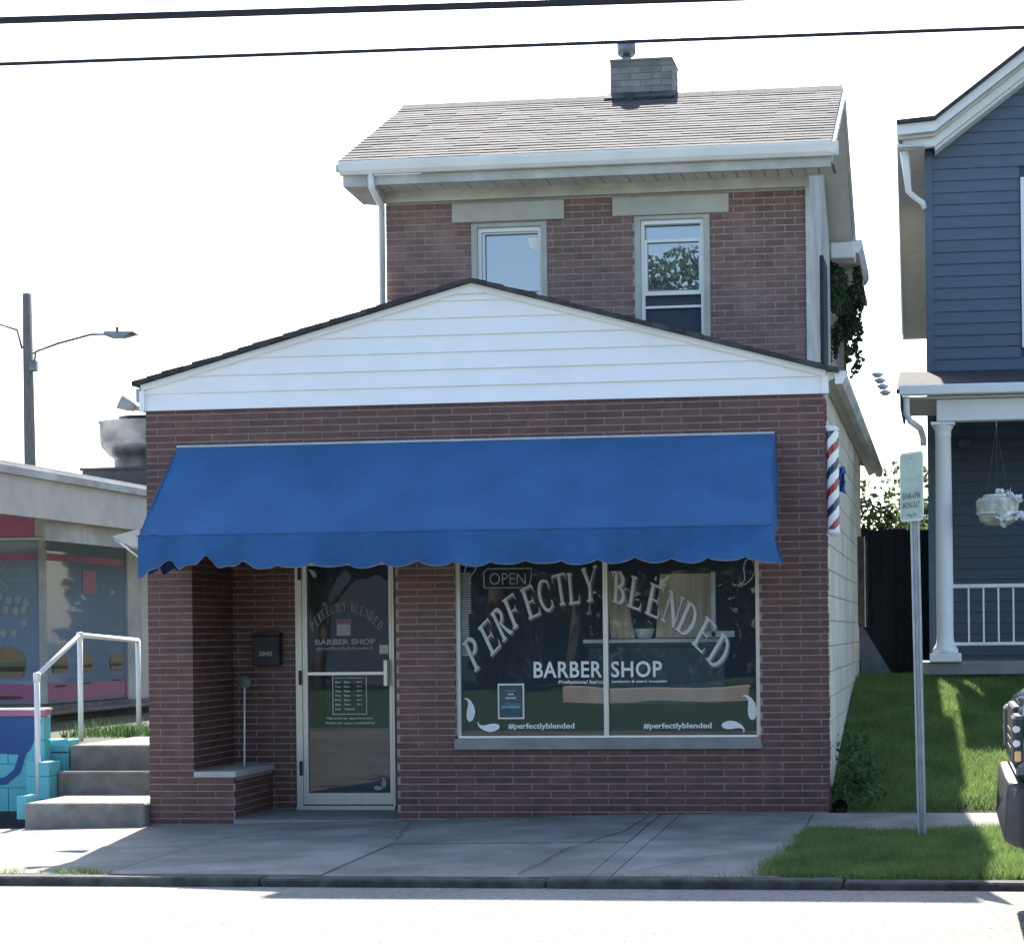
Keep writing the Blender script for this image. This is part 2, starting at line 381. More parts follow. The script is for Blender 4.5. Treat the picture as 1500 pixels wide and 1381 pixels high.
def crack(pts, w=.006):
    q = MB(); P = []
    for (xa, ya), (xb, yb) in zip(pts[:-1], pts[1:]):
        for i in range(6):
            t = i/6; P.append((xa+(xb-xa)*t+random.uniform(-.018, .018), ya+(yb-ya)*t+random.uniform(-.01, .01)))
    P.append(pts[-1]); sg = stroke_(P, w)
    for k_, pl in enumerate(sg):
        q.add([(x, y, (gz(x)*min(1, (y+3.62)/3.55)+(1-min(1, (y+3.62)/3.55))*(-.022))+.0075) for x, y in pl], [list(range(4))])
    q.build('crack', M['rubber'], sw)
def stroke_(P, w):
    o = []
    for i in range(len(P)-1):
        (a, b), (c, d) = P[i], P[i+1]; l = math.hypot(c-a, d-b) or 1; nx, ny = -(d-b)/l*w/2, (c-a)/l*w/2
        o.append([(a-nx, b-ny), (c-nx, d-ny), (c+nx, d+ny), (a+nx, b+ny)])
    return o
crack([(-2.25, -.12), (-2.30, -1.2), (-2.55, -2.3), (-2.62, -3.55)], .009); crack([(-4.1, -.2), (-4.0, -1.0), (-3.88, -1.7)]); crack([(-5.0, -.3), (-5.2, -1.1), (-5.27, -1.8)])
crack([(-1.05, -2.4), (-1.5, -2.6), (-1.9, -3.4)], .005); crack([(-6.1, -2.0), (-6.6, -2.1), (-7.0, -1.9)])
q = MB(); q.prism([(-3.61, -.18), (-1.29, -.18), (-1.29, .035), (-3.61, -.035)], -1.0, 8.0, 'x'); struct('verge_soil', q, M['soil'])
# lawn bank on the right
def lawn_z(x, y):
    if y < .05: return -.03+.02*max(0, y+1.3)+.05
    t = min(1, y/5.2); return .06+.90*(t**.8)
q = MB(); NX, NY = 40, 40; xs = np.linspace(-.9, 9, NX); ys = np.linspace(-.1, 30, 70)
ys = np.concatenate([np.linspace(-.1, 5.4, 36), np.linspace(5.8, 40, 20)])
vs_ = [(float(x), float(y), lawn_z(x, y)+.015*math.sin(x*5+y*3)*min(1, max(0, y))) for y in ys for x in xs]; NY = len(ys)
q.add(vs_, [(r*NX+c, r*NX+c+1, (r+1)*NX+c+1, (r+1)*NX+c) for r in range(NY-1) for c in range(NX-1)], smooth=True)
struct('lawn', q, M['soil'])
q = MB(); q.box(-40, -7.48, 1.12, 40, -.19, .545); q.box(-7.48, -6.36, 1.5, 40, -.19, .54); struct('raised_yard', q, M['soil'])

# grass blades
def blades(n, xf, name, hmin=.035, hmax=.075, w=.007, m='grass'):
    P = xf(n); n = len(P)
    a = rng.uniform(0, 2*PI, n); h = rng.uniform(hmin, hmax, n)*(.7+.6*(np.sin(P[:, 0]*4.1)*np.sin(P[:, 1]*3.3)*.5+.5)); ln = rng.uniform(.0, .9, n)*h
    b = rng.uniform(0, 2*PI, n); dx, dy = np.cos(a)*w/2, np.sin(a)*w/2
    V = np.zeros((n, 3, 3)); V[:, 0] = P-np.stack([dx, dy, np.full(n, .005)], 1); V[:, 1] = P+np.stack([dx, dy, np.full(n, -.005)], 1)
    V[:, 2] = P+np.stack([np.cos(b)*ln, np.sin(b)*ln, h], 1)
    me = bpy.data.meshes.new(name); me.vertices.add(3*n); me.vertices.foreach_set('co', V.reshape(-1))
    me.loops.add(3*n); me.loops.foreach_set('vertex_index', np.arange(3*n, dtype=np.int32))
    me.polygons.add(n); me.polygons.foreach_set('loop_start', np.arange(0, 3*n, 3, dtype=np.int32)); me.polygons.foreach_set('loop_total', np.full(n, 3, dtype=np.int32))
    at = me.attributes.new('tone', 'FLOAT', 'FACE'); at.data.foreach_set('value', rng.random(n).astype(np.float32))
    me.materials.append(M[m]); me.update(calc_edges=True); me.validate()
    o = bpy.data.objects.new(name, me); COL.objects.link(o); o['kind'] = 'stuff'; return o
lz = np.vectorize(lawn_z)
def bank(n):
    x = np.concatenate([rng.uniform(-.86, 1.0, int(n*.75)), rng.uniform(1.0, 5, n-int(n*.75))]); y = rng.uniform(.02, 6.4, n)**1.0
    k = ~((y > 5.25) & (x > -.2)); x, y = x[k], y[k]
    return np.stack([x, y, lz(x, y)], 1)
tag(blades(120000, bank, 'lawn_grass'), 'mown green grass on the bank between shop and blue house', 'grass')
def verge(n):
    x = np.concatenate([rng.uniform(-1.25, 1.2, int(n*.7)), rng.uniform(1.2, 8, n-int(n*.7))]); y = rng.uniform(-3.60, -1.25, n)
    edge = -1.16+.075*(y+3.6)+.02*np.sin(y*9)
    k = x > edge+np.abs(rng.normal(0, .05, n))-.05*(rng.random(n) < .2); x, y = x[k], y[k]
    return np.stack([x, y, -.035+(y+3.6)*.03], 1)
tag(blades(95000, verge, 'verge_grass', .03, .075), 'green grass strip between narrow sidewalk and kerb at right', 'grass')
def fringe(n):
    k = rng.integers(0, 3, n); k = np.where((k == 1) & (rng.random(n) < .7), 0, k)
    x = np.where(k == 0, rng.normal(-5.42, .11, n), np.where(k == 1, rng.normal(-5.9, .05, n), rng.uniform(-3.2, -1.2, n)))
    y = np.where(k == 2, rng.normal(-3.635, .02, n), rng.normal(-3.61, .04, n))
    keep = (k < 2) | ((x > -2.0) & (rng.random(n) < .5)); x, y = x[keep], y[keep]
    return np.stack([x, y, np.full(len(x), -.035)], 1)
tag(blades(700, fringe, 'kerb_weeds', .02, .06, .010), 'small weeds growing out of the kerb joint', 'weeds')
def landing(n):
    x = rng.uniform(-8.2, -6.36, n); y = np.abs(rng.normal(0, .7, n))+2.6
    return np.stack([x, y, np.full(n, .54)], 1)
tag(blades(1500, landing, 'landing_weeds', .03, .16, .016, 'weed'), 'sunlit tall weeds at the top of the concrete steps', 'weeds')

# ------------------------------------------------------------------ barber shop
XL, XR, H = -6.326, -.886, 3.287
shop = thing('barber_shop', 'low red brick barber shop with white gable siding and a big lettered window', 'shop', (-3.6, 0, 0))
wall = MB(); D = .25
wall.box(XL, -5.955, .004, D, -.15, H); wall.box(-5.955, -5.62, .004, D, -.15, .345)
wall.box(-4.285, -3.81, .004, D, -.15, H); wall.box(-3.81, -1.405, .004, D, -.15, .56); wall.box(-1.405, XR, .004, D, -.15, H)
wall.box(-5.955, -4.285, .004, D, 2.35, H); wall.box(-3.81, -1.405, .004, D, 2.42, H)
wall.box(XL, -5.955, D, 1.0, -.15, H)                       # alcove left block
wall.box(XL, -5.4, 1.0, 1.2, -.15, H); wall.box(-4.55, -4.20, 1.0, 1.2, -.15, H); wall.box(-4.285, -4.20, D, 1.0, -.15, H)
wall.box(-5.4, -4.55, 1.0, 1.2, 2.2, H); wall.box(-5.955, -5.62, D, 1.0, -.15, .345)
wall.build('wall', M['mortar'], shop)
ch, L = .0548, .3027
def vis_shop(a, z):
    if z > 3.02: return True
    if a < -5.955 and z > 2.25 : return True
    if a > -1.25: return True
    return z < 1.95
brick_layer([(XL, XR-.02, -.02, H)], -.03, 62, ch, L, .0105, 'x', .004, 0, 'brick', M['brick'], shop, 300, 'brick_courses', vis_shop, off=XL+.25, seed=4,
            holes=((-5.955, -4.285, .345, 2.48), (-5.62, -4.285, -.1, .36), (-3.81, -1.405, .56, 2.45)))
brick_layer([(.02, 1.0, -.02, 2.6)], -.03, 50, ch, L, .0105, 'y', -5.955, 1, 'brick', M['brick'], shop, 0, 'alcove_side_courses', seed=5)
brick_layer([(.02, 1.0, -.02, .32)], -.03, 7, ch, L, .0105, 'y', -5.62, 1, 'brick', M['brick'], shop, 0, 'bench_side_courses', seed=6)
brick_layer([(-5.955, -5.40, -.02, 2.6)], -.03, 50, ch, L, .0105, 'x', 1.0, 0, 'brick', M['brick'], shop, 0, 'alcove_back_courses', seed=7)
# toothed corner bricks returning onto the side wall
q = MB()
for r in range(60):
    z = -.03+r*ch
    q.box(XR-.022, XR+.009, -.002, (.20 if (r//3) % 2 else .10), z, z+ch-.0095, random.random())
q.build('corner_bricks', M['brick'], shop, kind='stuff')
# cream block side wall and the far walls
q = MB(); q.box(XR-.2, XR-.004, D, 7.3, -.1, H+.12); q.box(XL, XR-.2, 7.1, 7.3, -.1, H+.12); q.box(XL, XL+.2, 1.2, 7.1, -.1, H+.12)
q.build('side_wall', M['sill'], shop)
q = MB()
for r in range(17):
    z = -.05+r*.2; y = .10-(.2 if r % 2 else 0)
    while y < 7.3:
        a, b = max(y, .10 if z > .2 else .1), min(y+.392, 7.3)
        if b-a > .03: q.box(XR-.03, XR+.002+random.uniform(-.0015, .0015), a, b, z, z+.192, random.random())
        y += .4
q.build('block_courses', M['cream'], shop, kind='stuff')
# side window with dark shutter near the back
w = MB(); w.box(XR+.004, XR+.05, 6.3, 7.2, 1.55, 2.4); wo_ = w.build('side_window', M['dark'], shop)
w = MB(); w.box(XR+.004, XR+.07, 6.22, 6.3, 1.5, 2.45); w.box(XR+.004, XR+.07, 7.2, 7.28, 1.5, 2.45); w.build('frame', M['kerb'], wo_)
w = MB(); w.box(XR+.071, XR+.080, 6.24, 6.28, 1.5, 2.45); w.build('edge_strip', M['dirtywhite'], wo_)
# sill, bench cap
q = MB(); q.bbox(-3.815, -1.40, -.035, .2, .562, .650, .005); q.build('window_sill', M['sill'], shop)
q = MB(); q.bbox(-5.955, -5.605, -.015, .99, .346, .395, .006); q.build('bench_cap', M['stone'], shop)
# gable: siding planks, rake trim, roof
PX, PZ = -3.631, 4.215; GL, GR = (-6.345, 3.485), (-.868, 3.455)
def gline(z):
    zl = GL[1]; xl = GL[0]+(z-GL[1])/(PZ-GL[1])*(PX-GL[0]) if z > GL[1] else GL[0]
    xr = GR[0]+(z-GR[1])/(PZ-GR[1])*(PX-GR[0]) if z > GR[1] else GR[0]
    return xl, xr
z = H
while z < PZ-.03:
    z1 = min(z+.134, PZ-.01); a0, b0 = gline(z); a1, b1 = gline(z1)
    poly = [(a0, z), (b0, z)]
    if z < GR[1] < z1: poly.append(GR)
    poly += [(b1, z1), (a1, z1)]
    if z < GL[1] < z1: poly.append(GL)
    yf = lambda zz: -.040+.022*(zz-z)/.134
    cuts = [a0]+([-4.45] if 3.40 < z < 3.52 else [])+[b0]
    for c0, c1 in zip(cuts[:-1], cuts[1:]):
        lo_, hi_ = (c0 if c0 == a0 else c0+.0004), (c1 if c1 == b0 else c1-.0004)
        cl_ = [(min(max(u, lo_), hi_), v) for u, v in poly]; P_ = []
        for pt in cl_:
            if not P_ or pt != P_[-1]: P_.append(pt)
        n = len(P_); dy = random.uniform(-.0015, .0015); q = MB()
        q.add([(u, yf(v)+dy, v) for u, v in P_]+[(u, .0, v) for u, v in P_], [list(range(n)), list(range(2*n-1, n-1, -1))]+[(i, i+n, (i+1) % n+n, (i+1) % n) for i in range(n)])
        q.build('siding_plank', M['vinyl'], shop)
    z = z1
q = MB(); q.box(XL-.0, XR-.0, .006, .2, H+.001, 3.44); q.prism([(XL, 3.44), (XR, 3.43), (PX, 4.2)], .006, .2); q.build('gable_backing', M['sill'], shop)
def rake(x0, z0, x1, z1, t0, t1, y0, y1, mb):
    d = Vector((x1-x0, z1-z0)).normalized(); nrm = Vector((-d.y, d.x));  nrm = nrm if nrm.y > 0 else -nrm
    a = [(x0+nrm.x*t0, z0+nrm.y*t0), (x1+nrm.x*t0, z1+nrm.y*t0), (x1+nrm.x*t1, z1+nrm.y*t1), (x0+nrm.x*t1, z0+nrm.y*t1)]
    if d.x < 0: a = a[::-1]
    mb.prism(a, y0, y1)
for sx, (gx, gzz) in (('l', GL), ('r', GR)):
    q = MB(); rake(gx, gzz, PX, PZ, -.040, .004, -.070, .0, q); q.build('rake_trim', M['vinyl'], shop)
q = MB(); q.prism([(PX-.10, PZ-.075), (PX+.10, PZ-.075), (PX+.03, PZ-.005), (PX, PZ+.004), (PX-.03, PZ-.005)], -.0725, 0); q.build('apex_cap', M['vinyl'], shop)
q = MB(); q.box(GL[0]-.012, GL[0]+.03, -.065, .02, H-.002, GL[1]-.04); q.build('corner_trim', M['vinyl'], shop)
q = MB(); q.box(GR[0]-.03, GR[0]+.018, -.065, .02, H-.002, GR[1]-.03); q.build('corner_trim', M['vinyl'], shop)
q = MB()
for gx, gzz in ((GL[0]-.05, GL[1]-.012), (GR[0]+.10, GR[1]-.028)):
    n = 22
    for i in range(n):
        f0, f1 = i/n, (i+1)/n+.02
        xa, za = gx+(PX-gx)*f0, gzz+(PZ-gzz)*f0; xb, zb = gx+(PX-gx)*min(f1, 1), gzz+(PZ-gzz)*min(f1, 1)
        lo, hi = .006, .040+random.uniform(-.003, .005)
        sg = [(xa, za+lo), (xb, zb+lo), (xb, zb+hi-.006), (xa, za+hi+.003)]
        if xb < xa: sg = sg[::-1]
        q.prism(sg, -.13+random.uniform(-.01, .01), 10.2, tone=random.random())
q.build('roof', M['shdark'], shop, kind='stuff')
# eave soffit, gutter on the right side; fascia left
q = MB(); q.prism([(-.886, 3.36), (-.80, 3.40), (-.80, 3.445), (-.886, 3.45)], -.06, 10.2); q.build('side_soffit', M['soffit'], shop)
q = MB(); q.prism([(-.80, 3.355), (-.745, 3.355), (-.715, 3.41), (-.715, 3.45), (-.725, 3.45), (-.727, 3.41), (-.752, 3.365), (-.79, 3.365), (-.79, 3.45), (-.80, 3.45)], -.07, 10.3)
q.build('gutter', M['dirtywhite'], shop)
q = MB(); q.prism([(-.80, 3.353), (-.745, 3.353), (-.713, 3.41), (-.713, 3.452), (-.80, 3.452)], -.078, -.07); q.build('gutter_end_cap', M['white'], shop)
q = MB(); q.box(-6.40, -6.345, -.02, 10.2, 3.36, 3.47); q.build('left_fascia', M['dirtywhite'], shop)
# shop window
win = MB(); wy0, wy1 = .045, .11
for b in ((-3.81, -3.777, .652, 2.41), (-1.438, -1.405, .652, 2.41), (-2.635, -2.597, .668, 2.41)): win.box(b[0], b[1], wy0, wy1, b[2], b[3])
win.box(-3.777, -1.438, wy0, wy1, 2.36, 2.41)
window = win.build('window', M['alu'], shop)
q = MB(); q.box(-3.79, -1.425, .02, .115, .651, .668); q.build('bottom_rail', M['alubright'], window)
for a, b in ((-3.777, -2.635), (-2.597, -1.438)):
    q = MB(); q.add([(a, .08, .668), (b, .08, .668), (b, .08, 2.36), (a, .08, 2.36)], [(0, 1, 2, 3)]); q.build('pane', M['glassw'], window)
GY = .074
# --- serif lettering drawn stroke by stroke
def stroke(pts, w):
    L_, R_ = [], []
    for i, (x, y) in enumerate(pts):
        a, b = pts[max(i-1, 0)], pts[min(i+1, len(pts)-1)]; dx, dy = b[0]-a[0], b[1]-a[1]; l = math.hypot(dx, dy) or 1
        ww = (w[i] if isinstance(w, list) else w)/2; nx, ny = -dy/l*ww, dx/l*ww
        L_.append((x-nx, y-ny)); R_.append((x+nx, y+ny))
    return [[L_[i], L_[i+1], R_[i+1], R_[i]] for i in range(len(pts)-1)]
def bx(x0, x1, y0, y1): return [[(x0, y0), (x1, y0), (x1, y1), (x0, y1)]]
def arc(cx_, cy_, rx, ry, a0, a1, n=10): return [(cx_+rx*math.cos(R(a0+(a1-a0)*i/n)), cy_+ry*math.sin(R(a0+(a1-a0)*i/n))) for i in range(n+1)]
T_ = .18; t_ = .065
def bowl(cx_, cy_, rx, ry, a0=90, a1=-90, n=10): return stroke(arc(cx_, cy_, rx, ry, a0, a1, n), [t_+(T_-t_)*max(0, math.cos(R(a0+(a1-a0)*i/n)))**1.2 for i in range(n+1)])
stem = lambda x: bx(x, x+T_, 0, 1)+bx(x-.08, x+T_+.08, 0, t_)+bx(x-.08, x+T_+.08, 1-t_, 1)
GLY = {
 'P': stem(.16)+bowl(.36, .73, .36, .245)+bx(.3, .4, .95, 1)+bx(.3, .4, .46, .51),
 'R': stem(.16)+bowl(.36, .75, .33, .225)+bx(.3, .4, .95, 1)+bx(.3, .4, .5, .55)+stroke([(.42, .52), (.62, .2), (.78, .03)], [.1, .15, .15])+bx(.68, .92, 0, t_),
 'B': stem(.14)+bowl(.34, .76, .31, .215)+bowl(.34, .275, .38, .25)+bx(.28, .38, .95, 1)+bx(.28, .38, .5, .55)+bx(.28, .38, 0, .05),
 'D': stem(.12)+bowl(.34, .5, .46, .475, n=16)+bx(.26, .36, .95, 1)+bx(.26, .36, 0, .05),
 'E': stem(.16)+bx(.3, .82, 1-t_, 1)+bx(.3, .82, 0, t_)+bx(.3, .66, .49, .54)+stroke([(.80, .98), (.82, .80)], [.07, .02])+stroke([(.80, .02), (.86, .24)], [.08, .02])+bx(.62, .66, .40, .63),
 'F': stem(.16)+bx(.3, .82, 1-t_, 1)+bx(.3, .66, .49, .54)+stroke([(.80, .98), (.82, .78)], [.07, .02])+bx(.62, .66, .40, .63),
 'L': stem(.16)+bx(.3, .80, 0, t_)+stroke([(.78, .02), (.85, .27)], [.08, .02]),
 'T': bx(.42, .42+T_, 0, 1)+bx(.32, .69, 0, t_)+bx(.05, .96, 1-t_, 1)+stroke([(.08, .98), (.04, .76)], [.07, .02])+stroke([(.93, .98), (.97, .76)], [.07, .02]),
 'Y': stroke([(.12, .98), (.50, .46)], .16)+stroke([(.90, .98), (.53, .46)], .06)+bx(.43, .43+T_, 0, .5)+bx(.33, .70, 0, t_)+bx(.0, .32, .95, 1)+bx(.76, 1.02, .95, 1),
 'C': stroke(arc(.54, .5, .40, .48, 48, 312, 18), [t_+(T_-t_)*max(0, -math.cos(R(48+264*i/18)))**1.0 for i in range(19)])+bx(.80, .86, .66, .95)+bx(.80, .86, .06, .3),
 'N': bx(.14, .20, 0, 1)+bx(.80, .86, 0, 1)+stroke([(.16, .98), (.84, .02)], .17)+bx(.04, .32, 0, t_)+bx(.68, .98, .95, 1)+bx(.02, .2, .95, 1),
}
WP = [('P',-3.672,1.328),('E',-3.544,1.451),('R',-3.449,1.557),('F',-3.35,1.653),('E',-3.212,1.721),('C',-3.097,1.768),('T',-2.977,1.814),('L',-2.868,1.824),('Y',-2.745,1.852),
      ('B',-2.50,1.816),('L',-2.372,1.776),('E',-2.227,1.714),('N',-2.088,1.648),('D',-1.966,1.561),('E',-1.839,1.443),('D',-1.723,1.309)]
TILT = [24, 25, 24, 21, 17, 13, 8, 4, 1, -3, -9, -12, -18, -24, -29, -31]
def arched(fn, lo=0, hi=16):
    q = MB(); n = len(WP)
    for i, (c, x, z) in enumerate(WP):
        if not lo <= i < hi: continue
        grp = (0, 8) if i < 9 else (9, 15)
        a, b = WP[max(i-1, grp[0])], WP[min(i+1, grp[1])]
        tx, tz = b[1]-a[1], b[2]-a[2]; l = math.hypot(tx, tz); w = l/(2 if a is not WP[i] and b is not WP[i] else 1)*1.0
        tx, tz = tx/l, tz/l; hh = .246 if i not in (8,) else .27
        ux, uz = -math.sin(R(TILT[i])), math.cos(R(TILT[i])); w = min(max(w, .108), .152)
        for poly in GLY[c]:
            for (ox, oz, m_) in ([(0, 0, 0)]):
                P = [(x+tx*(u-.5)*w+ux*(v-.5)*hh, z+tz*(u-.5)*w+uz*(v-.5)*hh) for u, v in poly]
                P = [fn(*p) for p in P]
                ar = sum(P[k][0]*P[(k+1) % len(P)][1]-P[(k+1) % len(P)][0]*P[k][1] for k in range(len(P)))
                if ar < 0: P = P[::-1]
                q.flat(P, 0)
    return q
def at_y(q, y): q.v = [(a, y, c) for a, b, c in q.v]; return q
_j = 0
# tiny per-polygon depth steps keep overlapping strokes from lying in one plane
def fan(q, y):
    seen = {}
    for k, f in enumerate(q.f):
        for i in f: seen.setdefault(i, k)
    q.v = [(a, y-(seen[i] % 7)*.0002, c) for i, (a, b, c) in enumerate(q.v)]; return q
for lo, hi in ((0, 9), (9, 16)):
    fan(arched(lambda x, z: (x, z), lo, hi), GY).build('arched_lettering', M['vin2'], window)
    fan(arched(lambda x, z: (x+.011, z-.013), lo, hi), GY+.0035).build('lettering_shadow', M['vinsh'], window)
text_mb('BARBER', .127, -2.923, 1.185, GY, .545, bold=.018, spacing=1.08).build('lettering', M['vin'], window)
text_mb('SHOP', .127, -2.378, 1.183, GY, .402, bold=.018, spacing=1.08).build('lettering', M['vin'], window)
text_mb('Professional haircuts', .030, -2.80, 1.088, GY, .40, bold=.02, shear=.2).build('small_lettering', M['vin'], window)
text_mb('barbering & men\'s grooming', .030, -2.355, 1.086, GY, .44, bold=.02, shear=.2).build('small_lettering', M['vin'], window)
text_mb('#perfectlyblended', .058, -3.14, .738, GY, .53, bold=.02).build('hashtag_lettering', M['vin'], window)
text_mb('#perfectlyblended', .058, -2.06, .735, GY, .535, bold=.02).build('hashtag_lettering', M['vin'], window)
def paisley(cx_, cz, s, rot, flip, wide=1.0, hollow=False):
    cl = [(0, -.92), (.01, -.82), (.02, -.55), (.04, -.15), (.0, .25), (-.12, .60), (-.32, .82), (-.52, .86), (-.60, .74)]
    wd = [.06, .44, .72, .80, .60, .34, .17, .10, .02]
    q = MB(); pts = [(u*flip, v) for u, v in cl]
    cr, sr = math.cos(R(rot)), math.sin(R(rot))
    L_, R_ = [], []
    for i, (u, v) in enumerate(pts):
        a = pts[max(i-1, 0)]; b = pts[min(i+1, len(pts)-1)]; dx, dy = b[0]-a[0], b[1]-a[1]; l = math.hypot(dx, dy); nx, ny = -dy/l, dx/l
        L_.append((u-nx*wd[i]*wide/2, v-ny*wd[i]*wide/2)); R_.append((u+nx*wd[i]*wide/2, v+ny*wd[i]*wide/2))
    tr = lambda p: (cx_+(p[0]*cr-p[1]*sr)*s, cz+(p[0]*sr+p[1]*cr)*s)
    L_ = [tr(p) for p in L_]; R_ = [tr(p) for p in R_]
    if hollow:
        loop = L_+R_[::-1]+[L_[0]]
        for i, pl in enumerate(stroke(loop, .008)): q.flat(pl, GY-(i % 5)*.0002)
        return q
    for i in range(len(L_)-1): q.flat([L_[i], L_[i+1], R_[i+1], R_[i]], GY)
    return q
for a in ((-3.705, .872, .100, -6, 1), (-3.560, .732, .095, 97, -1), (-1.478, .880, .108, 2, 1), (-1.625, .742, .098, -88, -1)):
    paisley(*a[:3], a[3], a[4], .85).build('paisley_decal', M['vin'], window)
for a in ((-3.70, 1.97, .10, 150, 1), (-1.49, 1.93, .11, 178, -1)):
    paisley(*a, hollow=True).build('paisley_outline', M['vinfaint'], window)

# ---- things inside the window
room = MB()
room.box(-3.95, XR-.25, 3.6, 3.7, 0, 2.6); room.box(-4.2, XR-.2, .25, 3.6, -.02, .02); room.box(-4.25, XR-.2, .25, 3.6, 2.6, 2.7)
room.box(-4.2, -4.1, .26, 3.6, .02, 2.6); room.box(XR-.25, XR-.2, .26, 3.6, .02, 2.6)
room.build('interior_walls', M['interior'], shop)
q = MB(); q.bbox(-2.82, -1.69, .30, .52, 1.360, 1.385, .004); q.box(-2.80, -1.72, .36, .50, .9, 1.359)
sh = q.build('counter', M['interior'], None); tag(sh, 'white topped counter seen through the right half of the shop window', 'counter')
q = MB(); q.bbox(-2.83, -1.68, .26, .53, 1.387, 1.418, .004); q.build('counter_top', M['vinyl'], sh)
q = MB(); q.lathe([(.0, 0), (.045, .0), (.06, .01), (.085, .075), (.09, .08), (.08, .075), (.05, .012), (0, .012)], (-2.355, .40, 1.42)); q.build('bowl', M['petal'], label='small white bowl on the counter inside the shop window', cat='bowl')
q = MB(); q.bbox(-1.80, -1.765, .20, .24, 1.42, 1.94, .003); q.bbox(-1.86, -1.62, .20, .24, 1.425, 1.475, .003)
q.build('white_stand', M['vinyl'], label='thin white upright stand with a short crossbar inside the shop window', cat='stand')
def drape(x0, x1, xb0, xb1, z0, z1, y, label, n=26, folds=5, amp=.03):
    q = MB(); rows = 10; vs_ = []
    for r in range(rows+1):
        t = r/rows; z = z1+(z0-z1)*t
        for i in range(n+1):
            s = i/n; xa = x0+(x1-x0)*s; xb = xb0+(xb1-xb0)*s
            vs_.append((xa+(xb-xa)*t, y+amp*math.sin(s*folds*2*PI+t)*(.4+.6*t), z))
    q.add(vs_, [(r*(n+1)+i, (r+1)*(n+1)+i, (r+1)*(n+1)+i+1, r*(n+1)+i+1) for r in range(rows) for i in range(n)], smooth=True)
    q.add([(a, b+.004, c) for a, b, c in vs_], [(r*(n+1)+i, r*(n+1)+i+1, (r+1)*(n+1)+i+1, (r+1)*(n+1)+i) for r in range(rows) for i in range(n)], smooth=True)
    return q.build('drape', M['drape'], label=label, cat='drape')
drape(-2.64, -2.52, -2.62, -2.42, 1.425, 1.96, .32, 'narrow gathered beige drape behind the window mullion', folds=4)
drape(-2.22, -1.82, -2.26, -1.78, 1.425, 1.93, .34, 'wide beige drape hanging at the right inside the shop window', folds=2.2, amp=.02)
q = MB()
for i in range(34): q.box(-3.775, -3.70-.02*(i < 17), .105, .12, 1.30+i*.0195, 1.30+i*.0195+.014, random.random())
q.build('blind_slats', M['paper'], None, label='narrow stack of pale blind slats at the left edge of the shop window', cat='blind', kind=None)
# OPEN sign
op = thing('open_sign', 'unlit OPEN neon sign hanging in the top left of the shop window', 'sign', (-3.4, .12, 1.83))
text_mb('OPEN', .092, -3.405, 1.905, .12, .29, bold=-.012).build('lettering', M['neon'], op)
q = MB(); rr_ = [(-3.595, 1.835), (-3.26, 1.835), (-3.225, 1.87), (-3.21, 1.985), (-3.57, 1.985), (-3.60, 1.955), (-3.595, 1.835)]
q.tube([(a, .125, b) for a, b in rr_], .005, 6); q.build('frame', M['neon'], op)
# poster
pp = thing('window_poster', 'small framed dark teal poster taped low in the left pane', 'poster', (-3.38, .07, .8))
q = MB(); q.box(-3.483, -3.272, .064, .070, .800, 1.078); q.build('border', M['vin'], pp)
q = MB(); q.box(-3.470, -3.285, .058, .0635, .813, 1.065); q.build('sheet', M['poster'], pp)
q = MB(); q.box(-3.455, -3.30, .056, .0575, .885, .905); q.box(-3.42, -3.335, .056, .0575, 1.018, 1.026); q.box(-3.455, -3.30, .056, .0575, .917, .921); q.build('band', M['posterc'], pp)
text_mb('OUR', .016, -3.378, .995, .0565, .05, .03).build('lettering', M['vin'], pp); text_mb('SCHOOL', .016, -3.375, .965, .0565, .085, .03).build('lettering', M['vin'], pp)

# ---- door
DX0, DX1, DY = -5.40, -4.55, 1.0
door = MB()
door.box(DX0, DX0+.055, DY-.03, DY+.05, .02, 2.2); door.box(DX1-.018, DX1, DY-.03, DY+.05, .02, 2.2)
door.box(DX0+.055, DX1-.018, DY-.03, DY+.05, 2.13, 2.2); door.box(DX0, DX1, DY-.05, DY+.05, .005, .045)
door = door.build('door', M['alu'], shop)
q = MB(); q.box(DX0+.058, DX0+.10, DY-.022, DY+.03, .055, 2.12); q.box(DX1-.045, DX1-.022, DY-.022, DY+.03, .055, 2.12)
q.box(DX0+.10, DX1-.045, DY-.022, DY+.03, .055, .150); q.box(DX0+.10, DX1-.045, DY-.022, DY+.03, 2.06, 2.12); q.build('door_frame', M['alu'], door)
q = MB(); q.add([(DX0+.10, DY+.0, .15), (DX1-.045, DY, .15), (DX1-.045, DY, 2.06), (DX0+.10, DY, 2.06)], [(0, 1, 2, 3)]); q.build('pane', M['glassw'], door)
q = MB(); q.bbox(DX0+.10, DX1-.07, DY-.07, DY-.045, 1.138, 1.168, .004); q.build('push_bar', M['alubright'], door)
q = MB(); q.bbox(DX1-.078, DX1-.040, DY-.095, DY-.03, 1.045, 1.265, .006); q.build('handle', M['alubright'], door)
q = MB()
for z in (2.0, 1.12, .36): q.bbox(DX0+.03, DX0+.052, DY-.055, DY-.03, z-.06, z+.06, .004)
q.build('hinge', M['dark'], door)
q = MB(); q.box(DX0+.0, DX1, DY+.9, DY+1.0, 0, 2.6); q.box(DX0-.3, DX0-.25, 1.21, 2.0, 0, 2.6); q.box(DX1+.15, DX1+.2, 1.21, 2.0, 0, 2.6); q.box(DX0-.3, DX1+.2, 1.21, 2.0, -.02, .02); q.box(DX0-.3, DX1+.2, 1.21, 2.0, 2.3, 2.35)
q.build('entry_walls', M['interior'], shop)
q = MB(); q.box(-5.62, -4.285, -.04, 1.0, -.14, .012); q.build('entry_floor', M['sill'], shop)
DYT = DY-.006
mx_, mz_ = (WP[0][1]+WP[-1][1])/2, 1.32
